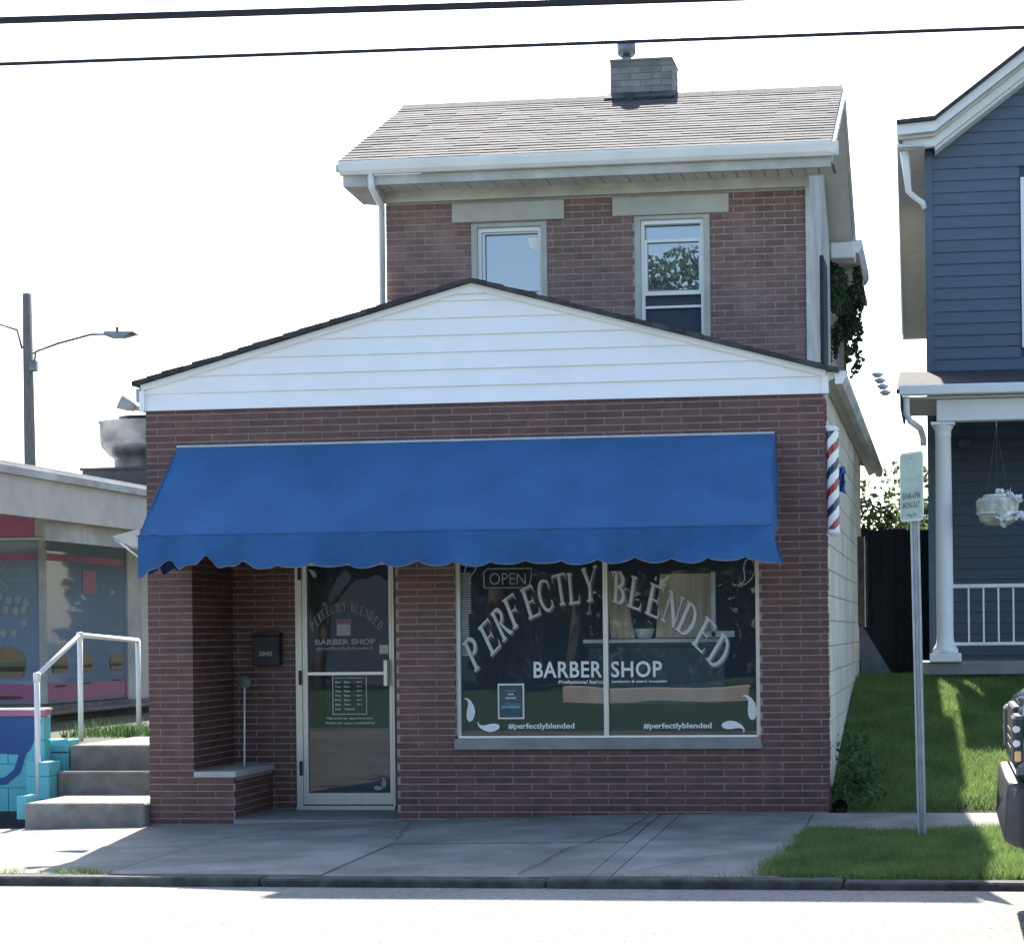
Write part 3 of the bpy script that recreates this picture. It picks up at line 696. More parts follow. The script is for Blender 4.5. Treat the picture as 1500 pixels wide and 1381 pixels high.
for lo, hi in ((0, 9), (9, 16)): fan(arched(lambda x, z: ((x-mx_)*.300-4.965, (z-mz_)*.300+1.555), lo, hi), DYT).build('arched_lettering', M['vinfaint'], door)
text_mb('BARBER SHOP', .048, -4.975, 1.418, DYT, .52, bold=.03).build('lettering', M['vinfaint'], door)
text_mb('#perfectlyblended', .036, -4.985, 1.362, DYT, .49, bold=.01).build('hashtag_lettering', M['vinfaint'], door)
hrs = ['Hours of Operation']
lines = [('Mon', '9am', '-  5pm'), ('Tue', '9am', '-  5pm'), ('Wed', '9am', '-  5pm'), ('Thu', '9am', '-  5pm'), ('Fri', '9am', '-  5pm'), ('Sat', '7am', '-  2pm'), ('Sun', 'Closed', '')]
q = text_mb('Hours of Operation', .020, -4.945, 1.115, DYT, .25, bold=.01)
for i, (a, b, c) in enumerate(lines):
    z = 1.080-i*.0375
    q = join(q, text_mb(a, .018, -5.045, z, DYT, .050, .02), text_mb(b, .018, -4.965+(.02 if not c else 0), z, DYT, .055 if c else .09, .02))
    if c: q = join(q, text_mb(c, .018, -4.87, z, DYT, .07, .02))
q.build('hours_lettering', M['vin'], door)
q = MB()
for b in ((-5.09, -5.084, .808, 1.14), (-4.80, -4.794, .808, 1.14)): q.box(b[0], b[1], DYT-.001, DYT, b[2], b[3])
q.box(-5.084, -4.80, DYT-.001, DYT, .808, .814); q.build('hours_border', M['vin'], door)
q = join(text_mb('Haircuts by appointment', .022, -4.945, .775, DYT, .40, .015), text_mb('Walk-ins upon availability', .022, -4.94, .735, DYT, .43, .015)); q.build('note_lettering', M['vin'], door)
GYs = GY; GY = DYT
for a in ((-5.25, 2.0, .05, 30, 1), (-4.655, .235, .05, -10, 1), (-4.70, .19, .045, 260, 1)): paisley(*a).build('paisley_decal', M['vinfaint'], door)
GY = GYs
nt = thing('notice', 'pale notice with a dull red heading taped inside the door glass', 'notice', (-5, 1.03, 1.45))
q = MB(); q.box(-5.055, -4.935, 1.02, 1.024, 1.47, 1.61); q.build('sheet', M['paper'], nt)
q = MB(); q.box(-5.050, -4.940, 1.016, 1.0195, 1.565, 1.608); q.build('heading', M['redpaper'], nt)
q = MB(); q.box(-4.68, -4.602, .985, .992, 1.315, 1.39); q.build('paper_slip', M['paper'], label='small pale card taped at the right edge of the door glass', cat='card')
q = MB(); q.box(-4.68, -4.602, .984, .9845, 1.385, 1.392); 
# mailbox with number
mbx = thing('mailbox', 'dark wall mailbox beside the door with house number 2845', 'mailbox', (-5.62, 1.0, 1.22))
q = MB(); q.bbox(-5.752, -5.520, .90, .993, 1.225, 1.475, .008); q.build('box', M['dark'], mbx)
q = MB(); q.bbox(-5.758, -5.514, .890, .993, 1.477, 1.50, .005); q.build('lid', M['dark'], mbx)
text_mb('2845', .038, -5.64, 1.325, .897, .118, .03).build('house_number', M['vinfaint'], mbx)
# stick with disc on the bench
st = thing('reflector_stick', 'thin white stick with a round grey-green disc leaning on the brick bench', 'marker stick', (-5.735, .6, .395))
q = MB(); q.tube([(-5.735, .6, .397), (-5.765, .72, 1.06)], .0075, 8); q.build('stick', M['white'], st)
q = MB(); q.lathe([(0, -.008), (.055, -.008), (.058, 0), (.055, .008), (0, .008)], (-5.768, .72, 1.09), 20, 'y'); q.build('disc', M['reflector'], st)

# ------------------------------------------------------------------ awning
aw = thing('awning', 'long faded blue canvas awning with a scalloped valance over door and window', 'awning', (-3.65, 0, 2.0))
NXA = 120; rows = 14; q = MB(); vs_ = []
def hem(x):
    s = (x+6.05)/.272; lob = abs(math.sin(s*PI))**.55
    z = 2.002-.040*lob+.02+.006*math.sin(x*7.7)+.004*math.sin(x*19.3+1)
    if x < -4.95:
        e = min(1, (-4.95-x)/.5); z += e*(.035+.02*math.sin(x*19)+.016*math.sin(x*41+1)) - (.085*max(0, (-5.86-x)/.2) if x < -5.86 else 0)
    return z
def wv(x, t): return .012*math.sin(x*5.1)*t+.008*math.sin(x*13+2)*t+.006*math.sin(x*31)*t*t
for r in range(rows+1):
    t = r/rows
    for i in range(NXA+1):
        x = -6.055+(4.79)*i/NXA
        sag = .018*math.sin(t*PI)*(1+.5*math.sin(x*1.7))
        xx = x + (-.015*math.sin(t*PI) if i == 0 else 0)
        rib = sum(math.exp(-((x-xr_)/.05)**2) for xr_ in (-4.85, -3.65, -2.45))*.010*math.sin(t*PI)
        edge_ = max(0, (x+1.75)/.5)+max(0, (-5.65-x)/.4)
        wr = .007*math.sin(x*6.3+t*5)*math.sin(t*PI)+.006*edge_*math.sin(x*34+t*9)*t+.003*math.sin(x*17-t*11)*t
        vs_.append((xx+(x > -1.3)*.03*t, -.03-.87*t+.004*math.sin(x*9+t*3)-wr*.6, 2.985-.74*t-sag+rib+wr))
q.add(vs_, [(r*(NXA+1)+i, (r+1)*(NXA+1)+i, (r+1)*(NXA+1)+i+1, r*(NXA+1)+i+1) for r in range(rows) for i in range(NXA)], smooth=True)
q.build('canopy', M['awn'], aw)
# valance: front, wraps a little round both ends
q = MB(); N = 480; vr = 7; path = []
for i in range(N+1): path.append((-6.055+4.82*i/N, -.905, 0))
vs_ = []
for r in range(vr+1):
    t = r/vr
    for (x, y, _) in path:
        zt = 2.247; zb = hem(x); flare = max(0, (x+1.42)/.2)
        vs_.append((x+flare*.075*t, y-.012-.03*t*math.sin(x*3.1+.5)**2+wv(x, t), zt+(zb-zt)*t-.03*flare*t))
n1 = N+1
q.add(vs_, [(r*n1+i, (r+1)*n1+i, (r+1)*n1+i+1, r*n1+i+1) for r in range(vr) for i in range(N)], smooth=True)
val = q.build('valance', M['awnv'], aw)
q = MB()
pts = [(a, b-.003, c-.001) for a, b, c in vs_[-n1:]]
for i in range(0, N, 2):
    a, b = pts[i], pts[min(i+2, N)]
    q.add([(a[0], a[1], a[2]-.004), (b[0], b[1], b[2]-.004), (b[0], b[1], b[2]+.005), (a[0], a[1], a[2]+.005)], [(0, 1, 2, 3)])
q.build('hem_tape', M['awntrim'], val)
q = MB(); q.tube([(-6.07+4.85*i/60, -.918-.002*math.sin(i), 2.243+.002*math.sin(i*1.7)) for i in range(61)], .004, 6); q.build('fold_shade_line', M['awnd'], val)  # dark tube standing in for crease shade along the front fold
# side panels
for sx, x0, nm in ((-1, -6.055, 'l'), (1, -1.262, 'r')):
    q = MB(); a = 14; b = 12; vs_ = []
    for i in range(a+1):
        t = i/a; yy = -.03-.87*t; zt = 2.983-.74*t
        for j in range(b+1):
            s = j/b; zb = 1.99+.02*math.sin(t*20) if t > .15 else 2.02; 
            if sx > 0: zb = 2.0+.35*(1-t)**1.3+.03*math.sin(t*23)
            else: zb = 1.99+.03*math.sin(t*17)
            zz = zt+(zb-zt)*s
            vs_.append((x0+sx*(.018*math.sin(t*14+s*4)*s+.02*s*s), yy, zz))
    q.add(vs_, [(i*(b+1)+j, (i+1)*(b+1)+j, (i+1)*(b+1)+j+1, i*(b+1)+j+1) for i in range(a) for j in range(b)], smooth=True)
    q.build('side_panel', M['awn'], aw)
# loose flap at the lower right corner
q = MB(); vs_ = []
for i in range(9):
    t = i/8
    for j in range(7):
        s = j/6
        vs_.append((-1.262+.02*s+t*(.045+.045*s), -.90+.05*t+.02*math.sin(s*9), 2.225-t*(.235+.03*math.sin(s*11))-.03*s*t))
q.add(vs_, [(i*7+j, (i+1)*7+j, (i+1)*7+j+1, i*7+j+1) for i in range(8) for j in range(6)], smooth=True); q.build('loose_flap', M['awn'], aw)
q = MB(); q.bbox(-6.06, -1.27, -.035, -.004, 2.985, 3.005, .003); q.build('head_rail', M['post'], aw)
q = MB(); q.tube([(-6.05, -.885, 2.235), (-1.27, -.885, 2.235)], .012, 8); q.build('front_bar', M['steel'], aw)
for x in (-6.03, -4.3, -2.6, -1.29):
    q = MB(); q.tube([(x, -.01, 2.235), (x, -.885, 2.235)], .010, 8); q.build('arm', M['steel'], aw)

# ------------------------------------------------------------------ barber pole
bp_ = thing('barber_pole', 'red white and blue striped barber pole at the right corner of the shop', 'barber pole', (-.83, .05, 2.2))
CX, CY, r0 = -.828, .03, .047
z0, z1 = 2.245, 3.0; n = 32; rowsz = 90
me_parts = {0: MB(), 1: MB(), 2: MB()}
pitch = .30
for r in range(rowsz):
    for k in range(n):
        a0, a1 = 2*PI*k/n, 2*PI*(k+1)/n; za, zb = z0+(z1-z0)*r/rowsz, z0+(z1-z0)*(r+1)/rowsz
        ph = ((zb+za)/2/pitch-(a0+a1)/2/(2*PI)*1.0+.33) % 1.0
        c = 1 if ph < .23 else (0 if ph < .5 else (2 if ph < .73 else 0))
        f = lambda a, z: (CX+r0*math.cos(a), CY+r0*math.sin(a), z)
        me_parts[c].add([f(a0, za), f(a1, za), f(a1, zb), f(a0, zb)], [(0, 1, 2, 3)])
me_parts[0].build('white_stripe', M['bwhite'], bp_); me_parts[1].build('red_stripe', M['red'], bp_); me_parts[2].build('blue_stripe', M['navy2'], bp_)
q = MB(); q.lathe([(0, -.05), (.028, -.05), (.03, -.042), (.052, -.030), (.054, -.022), (.05, -.014), (.05, 0), (0, .0)], (CX, CY, z0), 24); q.build('base', M['white'], bp_)
q = MB(); q.lathe([(0, 0), (.05, 0), (.05, .02), (.03, .04), (.0, .045)], (CX, CY, z1), 24); q.build('cap', M['white'], bp_)
q = MB(); q.box(-.884, -.80, CY-.02, CY+.02, z1+.01, z1+.045); q.box(-.884, -.81, CY-.015, CY+.015, z0-.05, z0-.02); q.build('bracket', M['white'], bp_)
q = MB(); vs_ = []
for i in range(8):
    for j in range(5): vs_.append((-.79+.012*j+.006*math.sin(i*2), .18+.02*math.sin(j*2+i), 2.73-.026*i-.006*j*(i % 2)))
q.add(vs_, [(i*5+j, i*5+j+1, (i+1)*5+j+1, (i+1)*5+j) for i in range(7) for j in range(4)]); q.tube([(-.884, .18, 2.735), (-.74, .18, 2.735)], .004, 6)
q.build('blue_rag', M['bluescrap'], label='small torn blue cloth scrap hanging behind the barber pole', cat='cloth')

# ------------------------------------------------------------------ flood light and drain pipe on the shop
fl = thing('flood_light', 'white flood lamp on the left eave corner of the shop', 'lamp', (-6.4, .1, 3.3))
q = MB(); q.tube([(-6.34, .05, 3.30), (-6.44, .02, 3.325)], .022, 10); q.build('arm', M['dirtywhite'], fl)
q = MB(); q.tube([(-6.42, .02, 3.315), (-6.46, .01, 3.335), (-6.535, -.01, 3.375)], [.028, .045, .068], 16); q.build('housing', M['dirtywhite'], fl)
q = MB(); q.tube([(-.80, .10, .05), (-.80, -.03, .12)], [.055, .06], 16, cap=False); q.tube([(-.80, -.03, .12), (-.80, .10, .05)], [.05, .045], 16, cap=False); q.tube([(-.80, .02, .0), (-.80, .10, .05), (-.80, .25, .10)], .05, 12)
q.build('drain_pipe', M['plastic'], label='black corrugated drain pipe end at the foot of the shop side wall', cat='pipe')

# ------------------------------------------------------------------ brick house behind
hx0, hx1, hy = -4.715, -1.10, 1.5
hs = thing('brick_house', 'two storey weathered brick house with grey shingle roof rising behind the shop', 'house', (-2.9, 3.3, 0))
q = MB(); WINS = [(-3.965, -3.31, 3.6, 4.975), (-2.555, -1.915, 3.55, 4.99)]
q.box(hx0, hx1, hy+.2, 5.1, 2.9, 5.27)
xs_ = [hx0]+[v for w_ in WINS for v in w_[:2]]+[hx1]
for a, b in zip(xs_[0::2], xs_[1::2]): q.box(a, b, hy+.004, hy+.2, 2.9, 5.19)
for w_ in WINS: q.box(w_[0], w_[1], hy+.004, hy+.2, 2.9, w_[2]); q.box(w_[0], w_[1], hy+.004, hy+.2, w_[3], 5.19)
q.build('wall', M['mortar2'], hs)
LINT = [(-4.13, -3.155, 4.99, 5.155), (-2.74, -1.75, 4.995, 5.155)]
regs = [(hx0, WINS[0][0], 3.3, 5.18), (WINS[0][1], WINS[1][0], 3.3, 5.18), (WINS[1][1], hx1, 3.3, 5.18)]
def cut(regs, hole):
    out = []
    for (a, b, c, d) in regs:
        ha, hb, hc, hd = hole
        if hb <= a or ha >= b or hd <= c or hc >= d: out.append((a, b, c, d)); continue
        if a < ha: out.append((a, ha, c, d))
        if hb < b: out.append((hb, b, c, d))
        m0, m1 = max(a, ha), min(b, hb)
        if c < hc: out.append((m0, m1, c, hc))
        if hd < d: out.append((m0, m1, hd, d))
    return out
for l_ in LINT: regs = cut(regs, l_)
def roofz(x): return 4.30-abs(x+3.631)*.268
brick_layer([(hx0, hx1, 3.3, 5.18)], 3.3, 33, .0585, .172, .010, 'x', hy+.004, 0, 'brick', M['brick2'], hs, 300, 'brick_courses', lambda a, z: z > roofz(a)+.1, off=hx0, seed=9, holes=[w_ for w_ in WINS]+LINT)
for l_ in LINT: q = MB(); q.bbox(l_[0], l_[1], hy-.03, hy+.15, l_[2], l_[3], .006); q.build('lintel', M['stone'], hs)
q = MB(); q.prism([(1.5, 2.9), (5.1, 2.9), (5.1, 5.3), (3.3, 6.32), (1.5, 5.3)], -1.099, -1.085, 'x'); q.build('side_render', M['dirtywhite'], hs)
q = MB(); q.box(hx1-.003, hx1+.03, hy-.035, hy+.25, 3.2, 5.22); q.build('corner_board', M['dirtywhite'], hs)
for i, w_ in enumerate(WINS):
    x0, x1, za, zb = w_; 
    f = MB(); y0, y1 = hy-.008, hy+.12
    f.box(x0, x0+.05, y0, y1, za, zb); f.box(x1-.05, x1, y0, y1, za, zb); f.box(x0+.05, x1-.05, y0, y1, zb-.03, zb)
    fr = f.build('window', M['stone'], hs)
    f = MB(); X0, X1 = x0+.052, x1-.052; ZT = zb-.032
    f.box(X0, X0+.028, hy+.02, hy+.1, za, ZT); f.box(X1-.028, X1, hy+.02, hy+.1, za, ZT); f.box(X0+.028, X1-.028, hy+.02, hy+.1, ZT-.035, ZT); f.build('frame', M['housewhite'], fr)
    X0 += .028; X1 -= .028; ZT -= .035
    if i == 0:
        f = MB(); f.box(X0+.004, X0+.024, hy+.05, hy+.08, za, ZT-.01); f.box(X0+.024, X1, hy+.052, hy+.08, 4.355, 4.385); f.box(X0, X1, hy+.052, hy+.08, ZT-.015, ZT); f.build('sash', M['housewhite'], fr)
    else:
        f = MB()
        f.box(X0, X1, hy+.05, hy+.08, 4.775, 4.80); f.box(X0, X1, hy+.045, hy+.08, 4.325, 4.36); f.box(X0, X0+.02, hy+.05, hy+.08, 4.36, 4.775); f.box(X1-.02, X1, hy+.05, hy+.08, 4.36, 4.775); f.box(X0, X1, hy+.05, hy+.08, 4.215, 4.235)
        f.build('sash', M['housewhite'], fr)
    f = MB(); f.add([(X0, hy+.09, za), (X1, hy+.09, za), (X1, hy+.09, ZT), (X0, hy+.09, ZT)], [(0, 1, 2, 3)]); f.build('pane', M['glassu'], fr)
    f = MB(); f.box(X0-.02, X1+.02, hy+.15, hy+.16, (za if i == 0 else 4.36), ZT); f.build('curtain', M['screen'], fr)
    if i == 1:
        f = MB(); f.box(X0, X1, hy+.082, hy+.088, za, 4.325); f.build('insect_screen', M['netdark'], fr)
    if i == 0:
        f = MB(); f.add([(X1-.10, hy+.084, 4.86), (X1-.01, hy+.084, 4.86), (X1-.01, hy+.084, 4.74), (X1-.05, hy+.084, 4.76), (X1-.09, hy+.084, 4.77)], [(0, 4, 3, 2, 1)]); f.build('torn_paper', M['petal'], fr)
# cornice
q = MB(); q.bbox(hx0-.01, hx1+.03, hy-.04, hy+.0, 5.182, 5.284, .003); q.build('frieze_board', M['dirtywhite'], hs)
n = 34
for i in range(n):
    a = hx0-.02+(hx1-hx0+.26)*i/n; b = a+(hx1-hx0+.26)/n-.008
    q = MB(); q.box(a, b, 1.14, 1.47, 5.270+.004*(i % 2), 5.282); q.build('soffit_panel', M['soffit'], hs)
q = MB(); q.box(-4.93, hx1+.26, 1.12, 1.5, 5.286, 5.31); q.build('soffit_board', M['sill'], hs)
q = MB(); q.bbox(-4.90, -.87, 1.10, 1.138, 5.262, 5.345, .004); q.build('fascia', M['dirtywhite'], hs)
q = MB(); q.prism([(1.10, 5.345), (1.04, 5.345), (1.015, 5.375), (.995, 5.435), (.995, 5.452), (1.003, 5.452), (1.005, 5.44), (1.095, 5.44), (1.10, 5.46)][::-1], -4.995, -.805, 'x'); q.build('gutter', M['white'], hs)
q = MB(); q.prism([(-4.99, 5.345), (-4.90, 5.34), (-4.90, 5.17), (-4.80, 5.13), (-4.717, 5.17), (-4.717, 5.35), (-4.90, 5.36)], 1.12, 1.50)
q = MB(); q.add([(-4.97, 1.06, 5.34), (-4.72, 1.12, 5.26), (-4.72, 1.48, 5.16), (-4.90, 1.3, 5.17), (-4.97, 1.06, 5.26), (-4.72, 1.48, 5.34), (-4.97, 1.5, 5.34)], [(0, 4, 3, 2, 1), (0, 1, 5, 6), (4, 0, 6, 3), (3, 6, 5, 2)])
q = MB(); q.v, q.f = hull([(-4.97, 1.06, 5.345), (-4.70, 1.11, 5.345), (-4.97, 1.06, 5.25), (-4.70, 1.11, 5.25), (-4.90, 1.45, 5.17), (-4.72, 1.48, 5.16), (-4.97, 1.5, 5.345), (-4.70, 1.5, 5.345)]); q.t = [.5]*len(q.f); q.sm = [False]*len(q.f)
q.build('cornice_return', M['dirtywhite'], hs)
# downspout
q = MB(); q.tube([(-4.73, 1.06, 5.35), (-4.73, 1.08, 5.24), (-4.70, 1.30, 5.12), (-4.735, 1.43, 5.05), (-4.735, 1.43, 2.9)], .030, 4); q.build('downspout', M['white'], hs)
# roof shingle rows
q = MB(); nr = 22; ey, ez, ry, rz = 1.02, 5.45, 3.3, 6.44
for side in (1, -1):
    for r in range(nr):
        f0, f1 = r/nr, (r+1)/nr+.01
        ya, za = (ey+(ry-ey)*f0, ez+(rz-ez)*f0); yb, zb = (ey+(ry-ey)*f1, ez+(rz-ez)*f1)
        if side < 0: ya, yb = 6.6-ya, 6.6-yb
        x = -5.0-(.15 if r % 2 else 0)
        bow = .0
        while x < -.86:
            a, b = max(x, -5.0), min(x+.3-.0012, -.86)
            if b-a > .02:
                h0 = .011+random.uniform(-.002, .003)
                V = [(a, ya, za), (b, ya, za), (b, yb, zb), (a, yb, zb), (a, ya, za+h0), (b, ya, za+h0), (b, yb, zb+.004), (a, yb, zb+.004)]
                F = [(0, 3, 2, 1), (4, 5, 6, 7), (0, 1, 5, 4), (1, 2, 6, 5), (2, 3, 7, 6), (3, 0, 4, 7)]
                if side < 0: F = [f_[::-1] for f_ in F]
                q.add(V, F, random.random())
            x += .3
q.build('roof_shingles', M['shingle'], hs, kind='stuff')
q = MB()
x = -5.0
while x < -.9: q.prism([(3.18, 6.385), (3.3, 6.455), (3.42, 6.385), (3.42, 6.40), (3.3, 6.472), (3.18, 6.40)], x, min(x+.25, -.86), 'x', random.random()); x += .245
q.build('ridge_cap', M['shingle'], hs)
q = MB(); q.prism([(1.02, 5.43), (3.3, 6.42), (5.58, 5.43), (5.58, 5.36), (3.3, 6.34), (1.02, 5.36)], -.862, -.835, 'x'); q.build('rake_board', M['white'], hs)
q = MB(); q.prism([(1.02, 5.43), (3.3, 6.42), (5.58, 5.43), (5.58, 5.36), (3.3, 6.34), (1.02, 5.36)], -5.02, -5.0, 'x'); q.build('rake_board', M['dirtywhite'], hs)
q = MB(); q.prism([(1.15, 5.30), (3.3, 6.33), (5.45, 5.30), (5.45, 5.28), (3.3, 6.30), (1.15, 5.28)], -1.10, -.863, 'x'); q.build('rake_soffit', M['soffit'], hs)
# eave return blocks at the back right
q = MB(); q.bbox(-1.08, -.84, 5.15, 5.5, 5.2, 5.36, .01); q.build('eave_return', M['white'], hs)
# rear addition
ad = MB(); ad.box(-4.7, -1.14, 5.12, 9.4, 2.9, 5.25); ad.build('rear_wall', M['stucco'], hs)
q = MB(); q.prism([(-4.9, 5.9), (-.86, 5.36), (-.86, 5.42), (-4.9, 5.96)], 5.6, 9.6, tone=.3); q.build('rear_roof', M['shdark'], hs)
q = MB(); q.box(-1.13, -.87, 5.55, 7.6, 5.30, 5.33); q.build('rear_soffit', M['soffit'], hs)
q = MB(); q.prism([(-.87, 5.30), (-.81, 5.30), (-.775, 5.36), (-.775, 5.43), (-.87, 5.43)], 5.45, 7.6); q.build('rear_gutter', M['white'], hs)
q = MB(); q.box(-1.083, -1.05, 3.2, 3.9, 3.9, 4.9); q.build('side_window', M['dark'], hs)
# chimney
cm = thing('chimney', 'short grey brick chimney with a metal flue on the house ridge', 'chimney', (-2.75, 3.6, 6.4))
q = MB(); q.box(-3.03, -2.465, 3.46, 3.9, 6.3, 6.825); q.build('core', M['mortar2'], cm)
brick_layer([(-3.04, -2.455, 6.4, 6.84)], 6.40, 7, .062, .195, .008, 'x', 3.456, 0, 'brick', M['chim'], cm, 60, 'brick_bits', off=-3.04, dep=.03, seed=11)
brick_layer([(3.45, 3.9, 6.4, 6.84)], 6.40, 7, .062, .195, .008, 'y', -2.461, 1, 'brick', M['chim'], cm, 60, 'brick_bits', off=3.45, dep=.03, seed=12)
q = MB(); q.box(-3.045, -2.45, 3.44, 3.91, 6.827, 6.845); q.build('crown', M['chim'], cm)
q = MB(); q.tube([(-2.905, 3.6, 6.84), (-2.905, 3.6, 6.93)], .045, 14); q.build('flue', M['steel'], cm)
q = MB(); q.lathe([(0, .07), (.07, .07), (.088, .095), (.09, .18), (.08, .205), (0, .215)], (-2.905, 3.6, 6.84), 18); q.build('flue_cap', M['steel'], cm)
q = MB(); q.prism([(3.18, 6.42), (3.44, 6.53), (3.44, 6.50), (3.18, 6.39)], -3.06, -2.40, 'x'); q.box(-2.86, -2.78, 3.15, 3.2, 6.38, 6.46); q.build('flashing', M['shdark'], cm)

# leaf clouds ---------------------------------------------------------------
def leafmesh(P, size, name, m, **kw):
    n = len(P); P = np.array(P)
    a = rng.normal(size=(n, 3)); a /= np.linalg.norm(a, axis=1)[:, None]
    b = rng.normal(size=(n, 3)); b -= (a*b).sum(1)[:, None]*a; b /= np.linalg.norm(b, axis=1)[:, None]
    s = size*rng.uniform(.6, 1.3, n)[:, None]
    V = np.stack([P-a*s*.5, P+b*s*.32, P+a*s*.5, P-b*s*.32], 1)
    me = bpy.data.meshes.new(name); me.vertices.add(4*n); me.vertices.foreach_set('co', V.reshape(-1))
    me.loops.add(4*n); me.loops.foreach_set('vertex_index', np.arange(4*n, dtype=np.int32))
    me.polygons.add(n); me.polygons.foreach_set('loop_start', np.arange(0, 4*n, 4, dtype=np.int32)); me.polygons.foreach_set('loop_total', np.full(n, 4, dtype=np.int32))
    at = me.attributes.new('tone', 'FLOAT', 'FACE'); at.data.foreach_set('value', rng.random(n).astype(np.float32))
    me.materials.append(m); me.update(calc_edges=True)
    o = bpy.data.objects.new(name, me); COL.objects.link(o); WL[o.name] = Vector((0, 0, 0))
    par = kw.pop('parent', None)
    if par is not None: o.parent = par; o.location = -WL[par.name]
    tag(o, **kw); return o
def clump(c, r, n, sq=(1, 1, 1)):
    d = rng.normal(size=(n, 3)); d /= np.linalg.norm(d, axis=1)[:, None]; rad = r*rng.random(n)[:, None]**.4
    return np.array(c)+d*rad*np.array(sq)
def tree(name, label, x, y, z, h, r, m, n=9000, ls=.16, nb=26, group=None):
    t = thing(name, label, 'tree', (x, y, z), group)
    q = MB(); q.tube([(x, y, z-.1), (x+.05*r, y, z+h*.3), (x-.03*r, y, z+h*.55)], [h*.028, h*.02, h*.012], 9)
    P = []
    for i in range(nb):
        a = random.uniform(0, 2*PI); e = random.uniform(-.35, 1); rr = r*random.uniform(.45, 1)
        c = (x+math.cos(a)*rr*math.sqrt(max(0, 1-max(e, 0)**2*.7)), y+math.sin(a)*rr*.8, z+h*.62+e*h*.33)
        q.tube([(x, y, z+h*random.uniform(.25, .5)), ((x+c[0])/2, (y+c[1])/2, (z+h*.4+c[2])/2+.1), c], [h*.009, h*.006, h*.002], 5)
        P.append(clump(c, r*random.uniform(.22, .42), n//nb, (1, 1, .75)))
    q.build('trunk', M['bark'], t)
    leafmesh(np.concatenate(P), ls, 'crown', m, parent=t, kind=None)
    return t
tree('tree', 'pale leafy tree behind the black fence between the two houses', -1.1, 22, .3, 3.9, 1.6, M['leaf'], 9000, .11)
tree('tree', 'low bushy tree behind the black fence close to the shop wall', -3.6, 30, .4, 3.8, 2.0, M['leaf'], 5000, .14)
P = np.stack([rng.uniform(-8.2, -1.9, 14000), 27+rng.uniform(-.8, .8, 14000), .3+9.0*rng.random(14000)**.8], 1)  # unseen leaves added to block bright sky mirrored in the left shopfront
leafmesh(P, .4, 'hedge', M['leafd'], label='unseen tall hedge added behind the barber shop to darken the left glass', cat='hedge')
# ivy
P = []
for i in range(16):
    y = random.uniform(5.2, 7.5); z = random.uniform(4.45, 5.3); P.append(clump((-1.08+.10*random.random(), y, z), .14, 150, (.55, 1.2, 1)))
for i in range(14):
    y = random.uniform(5.0, 7.5); z = random.uniform(3.5, 4.6); P.append(clump((-1.12, y, z), .11, 90, (.3, 1.2, 1.2)))
for i in range(10):
    z = 5.25-i*.07; P.append(clump((-.84-.05*random.random(), 6.2+random.uniform(-.2, .2), z), .075, 70, (.8, 1, 1)))
for i in range(12):
    z = 4.20+.08*i; P.append(clump((-.93+.05*math.sin(i*2.1), 6.6, z), .045, 16))
for i in range(9):
    z = 4.62-i*.055; P.append(clump((-.86+.03*math.sin(i*1.3), 6.0, z), .05, 22))
leafmesh(np.concatenate(P), .055, 'ivy', M['ivy'], label='dark ivy hanging down the right side of the brick house', cat='ivy')
# hanging insulators
ins = thing('insulator_string', 'short string of four jagged grey insulators hanging by the shop gutter', 'insulators', (-.62, 3.0, 3.4))
for i in range(4):
    q = MB(); cx_, cz_ = -.535+.022*i, 3.655-.052*i
    q.lathe([(0, .02), (.022, .022), (.05, .008), (.052, -.004), (.03, -.012), (.034, -.022), (0, -.024)], (cx_, 2.0, cz_), 9, smooth=False); q.build('insulator', M['post'], ins)
q = MB(); q.tube([(-.80, 5.6, 5.30), (-.56, 2.0, 3.72), (-.45, 2.0, 3.46)], .0015, 5); q.build('wire', M['post'], ins)  # wire added as a support for the otherwise floating discs

# ------------------------------------------------------------------ fence and side yard
fn_ = thing('board_fence', 'tall black board fence closing the gap between shop and blue house', 'fence', (-.5, 8, .9))
x = -1.25; i = 0
while x < .3:
    q = MB(); q.bbox(x, x+.150, 8.0+.022*(i % 2), 8.02+.022*(i % 2), .6, 2.60+random.uniform(-.02, .02), .004); q.build('board', M['fence'], fn_); x += .141; i += 1
q = MB(); q.box(-1.25, .3, 8.045, 8.09, 1.0, 1.09); q.box(-1.25, .3, 8.045, 8.09, 2.3, 2.39); q.build('rail', M['fence'], fn_)
q = MB(); q.v, q.f = hull([(-.93, 6.6, 1.62), (-.86, 6.4, .88), (-.45, 6.3, .86), (-.90, 7.6, 1.0), (-.5, 6.9, .86), (-.9, 6.5, 1.6)]); q.t = [.5]*len(q.f); q.sm = [False]*len(q.f)
q.build('mesh_sheet', M['tarp'], label='grey triangular mesh sheet leaning by the black fence', cat='sheet')
# weeds by the wall
P = []
for c in ((-.74, .35, .30), (-.70, .7, .42), (-.78, .2, .18), (-.66, .5, .25), (-.80, 1.1, .5), (-.62, .15, .12), (-.66, .35, .4), (-.60, .8, .35), (-.72, 1.5, .55), (-.56, .3, .2)): P.append(clump(c, .13, 55, (1, 1, 1)))
leafmesh(np.concatenate(P), .055, 'broadleaf_weeds', M['weed'], label='broad leaved weeds growing against the shop side wall', cat='weeds', kind='stuff')

